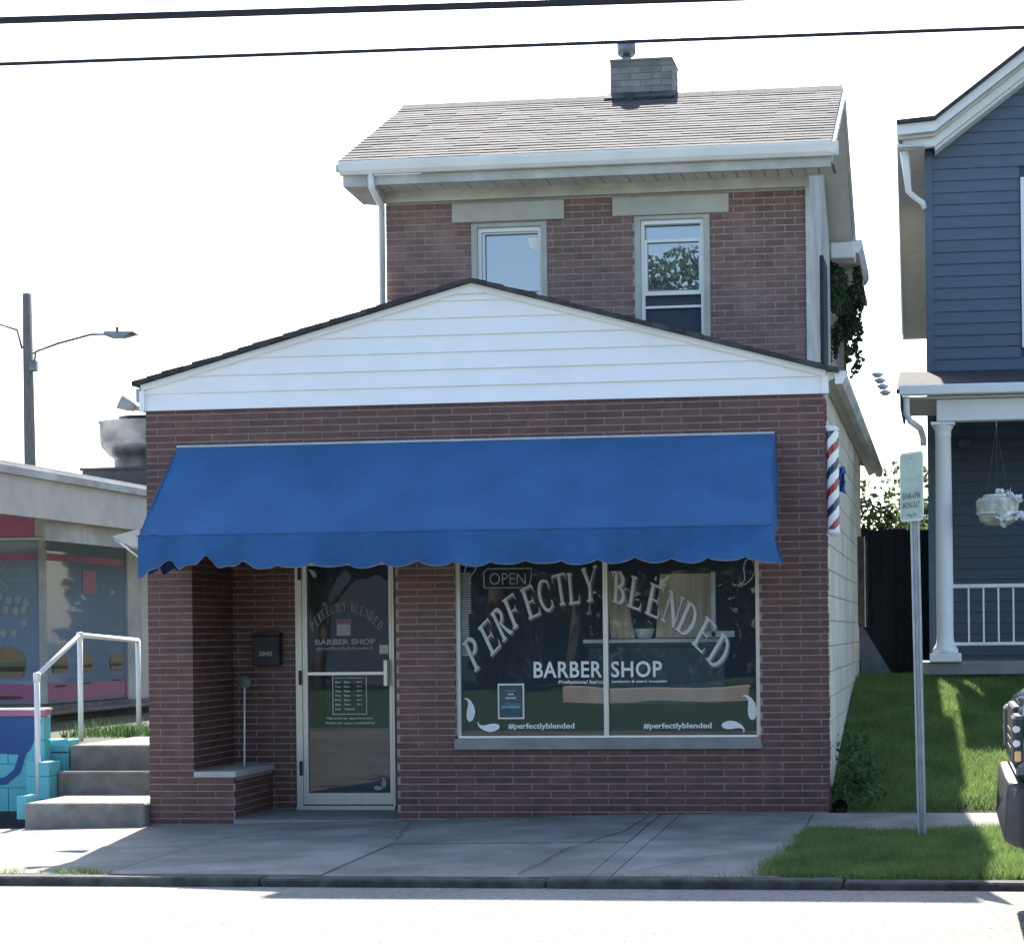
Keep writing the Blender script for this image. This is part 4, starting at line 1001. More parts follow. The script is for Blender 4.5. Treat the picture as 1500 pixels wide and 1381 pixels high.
# ------------------------------------------------------------------ blue house
def scale_from_cam(q): q.v = [(a*1.09, b*1.09+1.516, c*1.09-.132) for a, b, c in q.v]; return q   # house and porch 9% larger by scaling about the camera, so further up the bank
bh = thing('blue_house', 'navy lap sided house with white gable trim and front porch at right', 'house', (2.2, 6, 1))
BX0, BX1, BY = -.135, 4.6, 5.0; PKX, PKZ = 2.23, 8.25; ez_ = 6.2
q = MB(); q.prism([(BX0+.02, .6), (BX1, .6), (BX1, ez_), (PKX, PKZ-.1), (BX0+.02, ez_)], BY+.02, 19.0); scale_from_cam(q).build('wall', M['navyd'], bh)
def boards(z0, z1, x0, x1, step, y, m, gable=False, holes=()):
    z = z0
    while z < z1:
        zt = z+step; xa, xb = x0, x1
        if gable and zt > ez_:
            k = (zt-ez_)/(PKZ-ez_); xa = max(x0, BX0+(PKX-BX0)*k-.1); xb = min(x1, BX1-(BX1-PKX)*k+.1)
        segs = [(xa, xb)]
        for (ha, hb, hc, hd) in holes:
            if z+step > hc and z < hd: segs = [s_ for a, b in segs for s_ in ((a, min(b, ha)), (max(a, hb), b)) if s_[1]-s_[0] > .05]
        for a, b in segs:
            if b-a > .05:
                q = MB(); q.prism([(y-.018, z), (y+.015, z), (y+.015, zt-.001), (y-.004, zt-.001)][::-1], a, b, 'x'); scale_from_cam(q).build('siding_board', m, bh)
        z = zt
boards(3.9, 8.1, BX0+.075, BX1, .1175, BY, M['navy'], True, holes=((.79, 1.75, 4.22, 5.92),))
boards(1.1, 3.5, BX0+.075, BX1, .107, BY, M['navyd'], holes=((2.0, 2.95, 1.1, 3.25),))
q = MB(); q.box(BX0, BX0+.075, BY-.03, BY+.02, .7, 6.2); scale_from_cam(q).build('corner_board', M['navy'], bh)
q = MB()
for b in ((.80, .87, 4.23, 5.90), (1.66, 1.74, 4.23, 5.90)): q.box(b[0], b[1], BY-.04, BY+.02, b[2], b[3])
q.box(.87, 1.66, BY-.04, BY+.02, 5.82, 5.90); q.box(.87, 1.66, BY-.04, BY+.02, 4.23, 4.30)
wf = scale_from_cam(q).build('window', M['housewhite'], bh)
q = MB(); q.box(.87, 1.66, BY-.005, BY+.0, 4.30, 5.82); scale_from_cam(q).build('pane', M['glassu'], wf)
q = MB(); q.box(.87, 1.66, BY-.02, BY-.006, 5.04, 5.09); scale_from_cam(q).build('sash', M['housewhite'], wf)
# front door under the porch, off to the right
q = MB(); q.box(2.02, 2.93, BY-.03, BY+.01, 1.17, 3.23); dd = scale_from_cam(q).build('door', M['housewhite'], bh)
q = MB(); q.lathe([(0, 0), (.03, 0), (.03, -.04), (0, -.05)], (2.12, BY-.03, 2.15), 12, 'y'); scale_from_cam(q).build('handle', M['steel'], dd)
# rakes
sl_ = (PKZ+.1-6.33)/(PKX+.05)
for sgn in (0, 1):
    mx_f = (lambda x: x) if sgn == 0 else (lambda x: 2*PKX-x)
    def ribbon(pts, lo, hi, y0, y1, name, m):
        q = MB(); pl = [(mx_f(a), b+lo) for a, b in pts]+[(mx_f(a), b+hi) for a, b in pts[::-1]]
        if sgn: pl = pl[::-1]
        q.prism(pl, y0, y1); scale_from_cam(q).build(name, m, bh)
    base = [(-.03, 6.40), (PKX, 6.40+(PKX+.03)*.742)]
    ribbon([(-.395, 6.375)]+base, -.10, -.003, 4.55, 4.62, 'rake_fascia', M['housewhite'])
    ribbon([(-.395, 6.375)]+base, .0, .035, 4.50, 19.0, 'roof', M['shdark'])
    ribbon([(-.34, 6.375)]+base, -.215, -.104, 4.70, 4.78, 'rake_frieze', M['housewhite'])
    ribbon([(-.38, 6.375)]+base, -.13, -.101, 4.63, 5.0, 'rake_soffit', M['soffit'])
    ribbon([(-.03, 6.40), base[1]], -.25, -.216, 4.76, 4.98, 'rake_molding', M['housewhite'])
# left eave running back: fascia, soffit, gutter
q = MB(); q.v, q.f = hull([(-.395, 4.62, 6.17), (-.13, 4.62, 6.17), (-.60, 18.9, 6.17), (-.13, 18.9, 6.17), (-.395, 4.62, 6.2), (-.13, 4.62, 6.2), (-.60, 18.9, 6.2), (-.13, 18.9, 6.2)]); q.t = [.5]*len(q.f); q.sm = [False]*len(q.f)
scale_from_cam(q).build('eave_soffit', M['soffit'], bh)
q = MB(); q.v, q.f = hull([(-.385, 4.66, 6.17), (-.40, 4.66, 6.28), (-.385, 4.66, 6.28), (-.585, 18.9, 6.15), (-.62, 18.9, 6.28), (-.585, 18.9, 6.28)]); q.t = [.5]*len(q.f); q.sm = [False]*len(q.f)
scale_from_cam(q).build('eave_gutter', M['housewhite'], bh)
q = MB(); q.tube([(-.33, 4.78, 6.16), (-.31, 4.80, 6.0), (-.29, 4.86, 5.78), (-.22, 4.90, 5.72), (-.155, 4.93, 5.68), (-.14, 4.94, 5.62)], [.045, .04, .03, .028, .028, .026], 8); scale_from_cam(q).build('downspout_elbow', M['housewhite'], bh)
# porch
q = MB(); q.bbox(-.24, 4.7, 3.45, 4.97, 1.045, 1.165, .01); scale_from_cam(q).build('porch_floor', M['sill'], bh)
q = MB(); q.box(-.20, 4.66, 3.62, 4.97, .5, 1.04); scale_from_cam(q).build('porch_base', M['kerb'], bh)
q = MB(); q.bbox(-.04, 4.5, 3.40, 3.56, 3.375, 3.575, .006); scale_from_cam(q).build('porch_beam', M['housewhite'], bh)
q = MB(); q.prism([(3.25, 3.66), (4.98, 4.02), (4.98, 3.98), (3.25, 3.62)][::-1], -.40, 4.9, 'x', .4); scale_from_cam(q).build('porch_roof', M['shdark'], bh)
q = MB(); q.box(-.36, 4.86, 3.34, 4.97, 3.578, 3.60); scale_from_cam(q).build('porch_ceiling', M['soffit'], bh)
q = MB(); q.bbox(-.375, 4.88, 3.22, 3.335, 3.605, 3.695, .008); scale_from_cam(q).build('porch_gutter', M['housewhite'], bh)
q = MB(); q.bbox(-.37, -.345, 3.34, 4.97, 3.50, 3.62, .004); scale_from_cam(q).build('porch_end_fascia', M['navyd'], bh)
q = MB(); q.tube([(-.31, 3.30, 3.60), (-.31, 3.32, 3.44), (-.28, 3.36, 3.38), (-.19, 3.6, 3.33), (-.165, 3.7, 3.25), (-.165, 3.7, 3.18)], .030, 8); scale_from_cam(q).build('porch_downspout', M['housewhite'], bh)
for cx_ in (.018, 4.4):
    q = MB(); q.bbox(cx_-.145, cx_+.145, 3.39, 3.66, 1.167, 1.245, .006)
    cl = scale_from_cam(q).build('column', M['housewhite'], bh)
    q = MB(); q.lathe([(.0, 1.246), (.115, 1.246), (.12, 1.275), (.105, 1.30), (.085, 1.335), (.076, 1.40), (.078, 2.2), (.072, 3.24), (.078, 3.25), (.072, 3.27), (.078, 3.30), (.095, 3.33), (.098, 3.345), (0, 3.345)], (cx_, 3.52, 0), 28); scale_from_cam(q).build('shaft', M['housewhite'], cl)
    q = MB(); q.box(cx_-.11, cx_+.11, 3.42, 3.63, 3.346, 3.373); scale_from_cam(q).build('capital', M['housewhite'], cl)
q = MB(); q.bbox(.085, 4.33, 3.50, 3.54, 1.845, 1.88, .004); rl = scale_from_cam(q).build('railing', M['housewhite'], bh)
q = MB(); q.bbox(.085, 4.33, 3.505, 3.535, 1.315, 1.345, .004); scale_from_cam(q).build('bottom_rail', M['housewhite'], rl)
x = .235
while x < 4.3: q = MB(); q.box(x-.008, x+.008, 3.512, 3.528, 1.346, 1.844); scale_from_cam(q).build('baluster', M['housewhite'], rl); x += .1355
# porch camera
q = MB(); q.bbox(.17, .285, 4.86, 4.975, 3.25, 3.345, .012); q.tube([(.20, 4.86, 3.29), (.20, 4.80, 3.28)], .035, 12); q.tube([(.285, 4.96, 3.33), (.60, 4.965, 3.30), (1.1, 4.965, 3.37)], .004, 5)
scale_from_cam(q).build('wall_lamp', M['navyd'], label='small dark security lamp box on the blue porch wall', cat='lamp')
# hanging pot with white blossoms
hp = thing('hanging_basket', 'pale frosted hanging pot with white blossoms on the blue porch', 'hanging basket', (.5, 3.3, 2.4))
cx_, cz_ = .50, 2.47
q = MB(); q.lathe([(0, -.07), (.10, -.065), (.155, -.03), (.175, .03), (.185, .05), (.195, .15), (.17, .185), (.12, .20), (0, .205)], (cx_-.0, 3.3, cz_), 10, smooth=False); scale_from_cam(q).build('pot', M['potm'], hp)
q = MB(); q.lathe([(.187, .035), (.196, .045), (.187, .055)], (cx_, 3.3, cz_), 20); q.lathe([(.12, .195), (.135, .205), (.12, .215)], (cx_, 3.3, cz_), 20); scale_from_cam(q).build('rim', M['petal'], hp)
for s_ in ((-.1, 0), (.1, 0), (0, .1)):
    q = MB(); q.tube([(cx_+s_[0], 3.3+s_[1], cz_+.20), (cx_, 3.3, 3.3)], .0006, 4); scale_from_cam(q).build('wire', M['post'], hp)
q = MB(); q.tube([(cx_, 3.3, 3.3), (cx_, 3.42, 3.40)], .004, 5); scale_from_cam(q).build('hook', M['post'], hp)
P = np.concatenate([clump((cx_+.02, 3.2, cz_+.23), .035, 14), clump((cx_+.10, 3.2, cz_+.21), .05, 20), clump((cx_+.17, 3.2, cz_+.17), .05, 20), clump((cx_+.02, 3.12, cz_+.02), .05, 18), clump((cx_+.09, 3.15, cz_-.01), .045, 16), clump((cx_+.2, 3.2, cz_+.02), .06, 20), clump((cx_+.05, 3.15, cz_-.07), .03, 8)])
P = P*1.09+np.array([0, 1.516, -.132])
leafmesh(P, .08, 'blossom', M['petal'], parent=hp)
# edging stones
k = 0
for i in range(30):
    x = -.16+i*.112+random.uniform(-.015, .015)
    q = MB(); rs = random.uniform(.045, .062)
    q.v, q.f = hull([tuple(v) for v in clump((x, 3.40, .965), rs, 26, (1.25, .9, .75))+0]); q.t = [random.random()]*len(q.f); q.sm = [True]*len(q.f)
    if i == 0: es = thing('stone_edging', 'row of small rounded stones edging the lawn below the porch', 'edging', (1.2, 3.4, .9))
    scale_from_cam(q).build('stone', M['sill'], es)

# ------------------------------------------------------------------ parking sign
sg = thing('parking_sign', 'faded green and white parking sign on a galvanised post in the grass strip', 'sign', (-.18, -1.65, 0))
ang = R(-56); sc_ = Vector((-.178, -1.665, 0))
def sp(u, v, d=0): return (sc_.x-.0+u*math.cos(ang)+d*math.sin(ang)*1.0, sc_.y+u*math.sin(ang)-d*math.cos(ang)*1.0, v)
def rrect(w, z0, z1, r, d):
    pts = []
    for (cx_, cz_, a) in ((w-r, z1-r, 0), (-w+r, z1-r, 90), (-w+r, z0+r, 180), (w-r, z0+r, 270)):
        for k in range(5): t = R(a+k*22.5); pts.append(sp(cx_+r*math.cos(t), cz_+r*math.sin(t), d))
    return pts
def plate(w, z0, z1, r, d0, d1):
    a, b = rrect(w, z0, z1, r, d0), rrect(w, z0, z1, r, d1); n = len(a); q = MB()
    q.add(a+b, [list(range(n))[::-1], [n+i for i in range(n)]]+[(i, (i+1) % n, (i+1) % n+n, i+n) for i in range(n)]); return q
SZ0, SZ1 = 2.215, 2.69
plate(.145, SZ0, SZ1, .03, .030, .034).build('border', M['signrim'], sg)
plate(.132, SZ0+.014, SZ1-.014, .022, .0342, .0355).build('face', M['sign'], sg)
def stext(t, h, z, w, m, b=.03): text_mb(t, h, 0, 0, 0, w, b, place=lambda u, v: sp(u, z+v, .0362)).build('lettering', m, sg)
stext('2', .07, 2.615, .055, M['signfaint']); stext('HOUR', .045, 2.535, .15, M['signfaint']); stext('PARKING', .045, 2.465, .20, M['signfaint'])
stext('8AM-6PM', .050, 2.390, .225, M['signink']); stext('MON-SAT', .045, 2.325, .215, M['signink'])
text_mb('<->', .022, 0, 0, 0, .13, .05, place=lambda u, v: sp(u, 2.258+v, .0362)).build('arrow', M['signink'], sg)
q = MB()
for z in (2.645, 2.245): 
    p = sp(0, z, .0365); q.tube([p, sp(0, z, .042)], .007, 6)
q.build('bolt', M['post'], sg)
def uchan(x, y, lean, z0, z1, w, name):
    q = MB(); dx = lean
    prof = [(-w, -.02), (-w*.55, -.02), (-w*.4, .012), (w*.4, .012), (w*.55, -.02), (w, -.02), (w, -.014), (w*.62, -.014), (w*.45, .018), (-w*.45, .018), (-w*.62, -.014), (-w, -.014)]
    a = [(x+u, y+v, z0) for u, v in prof]; b = [(x+u+dx*(z1-z0), y+v, z1) for u, v in prof]; n = len(prof)
    q.add(a+b, [list(range(n))[::-1], [n+i for i in range(n)]]+[(i, (i+1) % n, (i+1) % n+n, i+n) for i in range(n)]); return q.build(name, M['post'], sg)
uchan(-.160, -1.62, -.0125, .10, 2.66, .032, 'post'); uchan(-.158, -1.655, -.0135, -.10, 1.40, .028, 'anchor_post')

# ------------------------------------------------------------------ steps, rail, neighbour building at left
stp = thing('concrete_steps', 'three old concrete steps beside the left wall of the shop', 'steps', (-6.85, .3, 0))
for i, (x0, y0, yb, z0, z1) in enumerate(((-7.34, -.11, 1.0, -.1, .150), (-7.47, .86, 1.3, .12, .342), (-7.46, 1.11, 2.75, .10, .552))):
    q = MB(); q.bbox(x0, -6.332, y0, yb, z0, z1, .014, random.random()); q.build('step', M['steps'], stp)
hr = thing('pipe_handrail', 'white painted pipe handrail along the concrete steps', 'handrail', (-7.2, .3, .2))
pA, pB, pC = (-7.58, .72, .15), (-7.68, 1.90, .55), (-7.62, 3.17, .50); tA, tB, tC = 1.16, 1.50, 1.445
for p, t in ((pA, tA), (pB, tB), (pC, tC)): q = MB(); q.tube([p, (p[0], p[1], t)], .024, 12); q.build('post', M['housewhite'], hr)
q = MB(); q.tube([(pA[0], pA[1], tA), (pB[0], pB[1], tB), (pC[0], pC[1], tC)], .022, 12); q.build('top_rail', M['housewhite'], hr)
for p, t in ((pA, tA), (pB, tB)): q = MB(); q.lathe([(0, -.05), (.03, -.05), (.032, 0), (.03, .03), (0, .035)], (p[0], p[1], t-.005), 14); q.build('elbow', M['housewhite'], hr)
def stand(q): q.v = [(a*1.35, b*1.35+5.89, c*1.35-.51) for a, b, c in q.v]; return q   # laid out nearer, then scaled about the camera and set back from the street
nb = thing('burger_stand', 'low white and pink shopfront building with teal base at the left edge', 'building', (-11, 7, 0))
q = MB(); q.box(-13, -6.91, -1.75, 4.2, 2.76, 2.80); stand(q).build('roof', M['soffit'], nb)
q = MB(); q.box(-6.96, -6.90, -1.75, 4.2, 2.40, 2.70); q.box(-13, -6.96, -1.75, -1.7, 2.40, 2.70); stand(q).build('fascia', M['stucco'], nb)
q = MB(); q.box(-6.97, -6.865, -1.77, 4.22, 2.702, 2.758); q.box(-13, -6.97, -1.77, -1.65, 2.702, 2.758); stand(q).build('gutter', M['dirtywhite'], nb)
q = MB(); q.box(-12.9, -6.97, -1.7, 4.1, 2.50, 2.53); stand(q).build('canopy_soffit', M['stucco'], nb)
q = MB(); q.box(-7.44, -7.36, .38, 2.6, 2.285, 2.50); q.box(-7.44, -7.36, 2.6, 4.1, .5, 2.5); q.box(-13, -7.44, 4.0, 4.1, .5, 2.5); q.box(-13, -12.9, .5, 4, .5, 2.5); stand(q).build('side_wall', M['stucco'], nb)
q = MB(); q.box(-7.0, -6.975, -.47, 2.2, 2.242, 2.398); stand(q).build('eave_board', M['dirtywhite'], nb)
q = MB(); q.box(-12.9, -7.445, .375, .45, 2.31, 2.50); stand(q).build('sign_band', M['pink'], nb)
q = MB(); q.box(-12.9, -7.36, .34, .375, 2.285, 2.306); stand(q).build('window_rail', M['white'], nb)
q = MB(); q.box(-12.9, -7.61, .94, 1.08, .812, .860); q.build('sill_band', M['pinkd'], nb)
q = MB(); q.box(-12.9, -7.60, .93, 1.09, .862, .878); q.build('wall_cap', M['white'], nb)
# teal block base in courses
k = 0
for r in range(4):
    z = -.005+r*.204; x = -12.9-(.2 if r % 2 else 0)
    while x < -7.37:
        a, b = max(x, -12.9), min(x+.4, -7.37)
        if b-a > .03: q = MB(); q.bbox(a-.25, b-.254, .96, 1.1, z, z+.201, .004, random.random()); q.build('base_block', M['teal'], nb)
        x += .4
q = MB(); q.box(-12.9, -7.65, .97, 1.1, -.15, -.006); q.build('footing', M['dark'], nb)
for (x0, x1, y0, z0, z1) in ((-7.73, -7.475, 1.12, .30, .60), (-7.68, -7.475, .70, .12, .43), (-7.50, -7.41, .10, .0, .21)):
    zz = z0
    while zz < z1-.02: q = MB(); q.bbox(x0, x1, y0, y0+.24, zz, min(zz+.19, z1), .006, random.random()); q.build('stepped_block', M['teal'], nb); zz += .192
# painted blue chair shape on the teal base
q = MB(); q.flat([(-8.5, .805), (-7.66, .805), (-7.645, .76), (-7.75, .52), (-7.81, .48), (-8.5, .52)], .956)
for i, pl in enumerate(stroke([(-7.81, .51), (-7.87, .34), (-7.97, .26), (-8.5, .20)], .06)): q.flat(pl, .953)
q.build('blue_mural', M['blue'], nb)
# glazing: front and side
for b_ in ((-7.41, -7.36, .385, .43, .93, 2.285), (-7.43, -7.36, 2.24, 2.60, .62, 2.285), (-9.6, -9.55, .385, .43, .93, 2.285)):
    q = MB(); q.box(*b_); stand(q).build('window_post', M['dirtywhite'], nb)
wn_ = MB(); wn_.box(-7.42, -7.365, .43, 2.24, .85, .93); ws = stand(wn_).build('shop_window', M['dark'], nb)
q = MB(); q.add([(-9.55, .41, .93), (-7.41, .41, .93), (-7.41, .41, 2.285), (-9.55, .41, 2.285)], [(0, 1, 2, 3)]); stand(q).build('pane', M['glassl'], ws)
q = MB(); q.add([(-7.385, .43, .93), (-7.385, 2.24, .93), (-7.385, 2.24, 2.285), (-7.385, .43, 2.285)], [(0, 1, 2, 3)]); stand(q).build('pane', M['glassl'], ws)
q = MB(); q.box(-9.55, -7.41, .60, .62, .95, 2.28); q.box(-7.60, -7.58, .62, 2.3, .95, 2.28); stand(q).build('blind', M['screen'], ws)
q = MB(); q.add([(-9.5, .405, 2.12), (-7.42, .405, 2.12), (-7.42, .405, 2.18), (-9.5, .405, 2.18)], [(0, 1, 2, 3)]); q.add([(-7.38, .44, 2.12), (-7.38, 2.23, 2.12), (-7.38, 2.23, 2.18), (-7.38, .44, 2.18)], [(0, 1, 2, 3)])
q.add([(-7.38, 1.25, 1.86), (-7.38, 1.55, 1.86), (-7.38, 1.55, 2.06), (-7.38, 1.25, 2.06)], [(0, 1, 2, 3)]); stand(q).build('pink_stripe', M['pinkd'], ws)
q = MB(); q.add([(-8.0, .404, .95), (-7.42, .404, .95), (-7.42, .404, 1.08), (-8.0, .404, 1.12)], [(0, 1, 2, 3)]); q.add([(-7.379, .44, .95), (-7.379, 2.23, .95), (-7.379, 2.23, 1.08), (-7.379, .44, 1.10)], [(0, 1, 2, 3)]); stand(q).build('pink_ground', M['pinkd'], ws)
q = MB(); a_ = [(-7.80, 2.0), (-7.68, 2.11), (-7.68, 2.045), (-7.45, 2.045), (-7.45, 1.955), (-7.68, 1.955), (-7.68, 1.89), (-7.80, 2.0)]
for i, pl in enumerate(stroke(a_, .012)): q.flat(pl, .403-(i % 3)*.0003)
stand(q).build('arrow_decal', M['vinfaint'], ws)
q = join(text_mb('FRESH', .07, -7.68, 1.78, .403, .34, .02), text_mb('BURGERS', .06, -7.68, 1.69, .403, .36, .02)) if False else MB()
for (x, z) in ((-7.83, 1.80), (-7.76, 1.82), (-7.68, 1.79), (-7.60, 1.80), (-7.53, 1.77), (-7.80, 1.70), (-7.71, 1.71), (-7.62, 1.70), (-7.55, 1.71), (-7.82, 1.58), (-7.73, 1.52), (-7.64, 1.52), (-7.55, 1.60)):
    n = 8; q.flat([(x+.03*math.cos(2*PI*k/n), z+.036*math.sin(2*PI*k/n)) for k in range(n)], .403)
stand(q).build('food_decals', M['vinfaint'], ws)
def burger(place, s):
    def poly(fn_pts, m, nm, d):
        q = MB(); P = [place(u*s, v*s, d) for u, v in fn_pts]; q.add(P, [list(range(len(P)))]); stand(q).build(nm, m, ws)
    poly([(.13*math.cos(R(a)), .03+.11*math.sin(R(a))) for a in range(0, 181, 15)], M['bun'], 'bun_decal', 0)
    poly([(-.135, .03), (-.135, 0), (-.09, -.015), (-.04, 0.0), (.01, -.018), (.07, 0), (.135, -.01), (.135, .03)][::1], M['lettuce'], 'lettuce_decal', .0006)
    poly([(-.13, .0), (.13, .0), (.125, -.035), (-.125, -.035)][::-1], M['patty'], 'patty_decal', .0012)
    poly([(-.125, -.035), (.125, -.035), (.11, -.075), (-.11, -.075)][::-1], M['bun'], 'bun_decal', .0018)
    poly([(-.12*math.cos(R(a)), -.215+.012*math.sin(R(a))) for a in range(0, 360, 30)], M['patty'], 'shadow_decal', 0)
burger(lambda u, v, d: (-7.70+u, .402-d, 1.24+v), 1.2)
for yy, s_ in ((.74, .8), (1.28, .75), (2.0, .7)): burger(lambda u, v, d, yy=yy: (-7.378+d, yy+u*1.6, 1.24+v), s_)
q = MB(); q.box(-10.4, -9.85, 6.35, 12, .50, .72); q.bbox(-10.4, -9.75, 6.3, 12, .62, .66, .01); q.box(-12.9, -9.95, 6.35, 6.6, .5, .74); q.build('plinth', M['steps'], nb)
q = MB(); q.v, q.f = hull([(-6.62, .0, 2.29), (-6.37, -.05, 2.345), (-6.37, .05, 2.345), (-6.37, 0, 2.20), (-6.45, 0, 2.2), (-6.60, .02, 2.27)]); q.t = [.5]*len(q.f); q.sm = [False]*len(q.f)
q.tube([(-6.60, .0, 2.27), (-6.335, .02, 2.06)], .007, 6)
q.build('eave_bracket', M['dirtywhite'], label='white pointed bracket on the shop wall left of the awning', cat='bracket')
# exhaust fan on the neighbour's roof
ef = thing('exhaust_fan', 'silver mushroom exhaust fan on a dark curb on the left roof', 'exhaust fan', (-10.2, 10.2, 3.3))
ox, oy = -7.56, 3.2
q = MB(); q.box(ox-.44, ox+.3, oy-.42, oy+.42, 2.81, 3.04); stand(q).build('curb', M['dark'], ef)
q = MB(); q.bbox(ox-.46, ox+.32, oy-.44, oy+.44, 3.042, 3.068, .005); stand(q).build('curb_cap', M['dark'], ef)
q = MB(); q.lathe([(.27, 3.069), (.27, 3.17), (.31, 3.20), (.385, 3.28), (.40, 3.33), (.40, 3.50), (.42, 3.515), (.42, 3.52), (.38, 3.52), (0, 3.50)], (ox, oy, 0), 32); stand(q).build('bowl', M['steel'], ef)
q = MB(); q.lathe([(0, 3.56), (.28, 3.555), (.285, 3.57), (0, 3.60)], (ox+.06, oy, 0), 24); q.tube([(ox+.2, oy-.1, 3.5), (ox+.2, oy-.1, 3.56)], .01, 6); q.tube([(ox-.1, oy-.1, 3.5), (ox-.1, oy-.1, 3.56)], .01, 6); stand(q).build('lid', M['steel'], ef)

# ------------------------------------------------------------------ utility pole with lamps
up = thing('utility_pole', 'wooden utility pole with a street lamp arm behind the left building', 'utility pole', (-24.7, 40, -.2))
q = MB(); q.tube([(-24.62, 40, -.2), (-24.70, 40, 10.9)], [.20, .13], 14); q.build('pole', M['wood'], up)
q = MB(); q.tube([(-24.5, 39.9, 8.85), (-24.42, 39.9, 9.3), (-23.8, 39.9, 9.50), (-22.85, 39.9, 9.72), (-22.35, 39.9, 9.72)], .035, 8); q.tube([(-24.5, 39.9, 9.25), (-24.3, 39.9, 9.35)], .03, 8); la = q.build('lamp_arm', M['steel'], up)
q = MB(); q.v, q.f = hull([(-22.42, 39.75, 9.78), (-22.42, 40.05, 9.78), (-22.42, 39.75, 9.66), (-22.42, 40.05, 9.66), (-21.6, 39.75, 9.75), (-21.6, 40.05, 9.75), (-21.5, 39.8, 9.68), (-21.5, 40.0, 9.68), (-22.25, 39.75, 9.60), (-21.9, 39.75, 9.60), (-22.25, 40.05, 9.60), (-21.9, 40.05, 9.60)]); q.t = [.5]*len(q.f); q.sm = [False]*len(q.f)
q.build('lamp_head', M['steel'], la)
q = MB(); q.tube([(-22.1, 39.9, 9.76), (-22.1, 39.9, 9.9)], .04, 8); q.build('photocell', M['dark'], la)
q = MB(); q.tube([(-24.82, 39.9, 9.4), (-24.95, 39.9, 9.9), (-25.5, 39.9, 10.1), (-27.0, 39.9, 10.25)], .035, 8); lb = q.build('lamp_arm', M['steel'], up)
q = MB(); q.bbox(-27.8, -27.0, 39.8, 40.0, 10.18, 10.32, .03); q.build('lamp_head', M['steel'], lb)
q = MB(); q.bbox(-24.55, -24.35, 39.75, 39.9, 8.75, 9.05, .02); q.build('junction_box', M['steel'], up)
def cable(name, p0, p1, r, sag, label, n=24):
    q = MB(); pts = []
    for i in range(n+1):
        t = i/n; p = Vector(p0).lerp(Vector(p1), t); p.z -= sag*4*t*(1-t); pts.append(p)
    q.tube(pts, r, 8); return q.build(name, M['black'], label=label, cat='cable')
def ext(x0, z0, x1, z1, y, xa, xb):
    s = (z1-z0)/(x1-x0); return (xa, y, z0+(xa-x0)*s), (xb, y, z0+(xb-x0)*s)
a, b = ext(-5.735, 5.304, -1.689, 5.224, -4, -16, 9); cable('overhead_cable', a, b, .023, .01, 'thick black overhead cable crossing the top left corner')
a, b = ext(-5.738, 5.034, .501, 4.954, -4, -16, 9); cable('overhead_cable', a, b, .012, .01, 'thin black overhead cable passing just above the chimney')

# ------------------------------------------------------------------ pickup truck at the right edge
tk = thing('pickup_truck', 'dark grey pickup truck with black bumper cut off by the right edge', 'pickup truck', (3.2, -5.1, -.07))
y0, y1 = -6.03, -4.15
def sect(x, ylo, yhi, z): return [(x, ylo, z), (x, yhi, z)]
def hullmb(P): q = MB(); q.v, q.f = hull(P); q.t = [.5]*len(q.f); q.sm = [False]*len(q.f); return q
def side(poly, ins=.0, ya=None, yb=None):
    ya = y0 if ya is None else ya; yb = y1 if yb is None else yb; q = MB(); q.prism(poly, ya, yb); return q
# front clip, hood, cab, bed
q = hullmb([(.35, y0+.06, .76), (.35, y1-.06, .76), (.36, y0+.06, 1.02), (.36, y1-.06, 1.02), (.40, y0+.14, 1.12), (.40, y1-.14, 1.12), (.62, y0+.02, 1.04), (.62, y1-.02, 1.04), (1.7, y0+.0, 1.10), (1.7, y1, 1.10), (1.7, y0+.12, 1.27), (1.7, y1-.12, 1.27), (.70, y0+.16, 1.20), (.70, y1-.16, 1.20), (.62, y0, .62), (.62, y1, .62), (.85, y0, .60), (.85, y1, .60), (1.7, y0, .75), (1.7, y1, .75)]); body = rounded(q, .035).build('hood', M['carpaint'], tk)
arch = [(2.0+.0, .30)]
q = MB()
q.prism([(1.60, .62), (1.70, .33), (4.55, .33), (4.62, .62), (4.9, .82), (5.2, .82), (5.5, .62), (5.55, .45), (6.05, .45), (6.08, 1.12), (1.70, 1.12), (1.70, .75)][::1], y0+.02, y1-.02); q.build('body', M['carpaint'], tk)
q = hullmb([(1.72, y0+.08, 1.12), (1.72, y1-.08, 1.12), (2.45, y0+.22, 1.72), (2.45, y1-.22, 1.72), (3.75, y0+.22, 1.74), (3.75, y1-.22, 1.74), (3.95, y0+.08, 1.12), (3.95, y1-.08, 1.12), (2.7, y0+.21, 1.77), (2.7, y1-.21, 1.77), (3.6, y0+.21, 1.78), (3.6, y1-.21, 1.78)]); cab = rounded(q, .03).build('cab', M['carpaint'], tk)
def quad(P, nm, m, par): q = MB(); q.add(P, [list(range(len(P)))]); return q.build(nm, m, par)
quad([(1.84, y0+.14, 1.20), (1.84, y1-.14, 1.20), (2.42, y1-.26, 1.68), (2.42, y0+.26, 1.68)], 'windshield', M['dark'], cab)
for xa, xb, xc, xd in ((2.05, 2.95, 2.95, 2.55), (3.02, 3.80, 3.68, 3.02)):
    quad([(xa, y0+.085, 1.19), (xb, y0+.085, 1.19), (xc, y0+.195, 1.66), (xd, y0+.195, 1.66)], 'side_window', M['dark'], cab)
for yy in (y0+.02, y1-.24):
    for xx in (1.17, 5.05):
        q = MB(); q.lathe([(.22, 0), (.34, 0), (.375, .03), (.38, .11), (.375, .19), (.34, .22), (.22, .22)], (xx, yy-.0, .31), 28, 'y'); wh = q.build('wheel', M['rubber'], tk)
        q = MB(); q.lathe([(0, .04), (.05, .03), (.07, .05), (.18, .06), (.22, .03), (.22, .19), (0, .19)], (xx, yy, .31), 20, 'y'); q.build('rim', M['chrome'], wh)
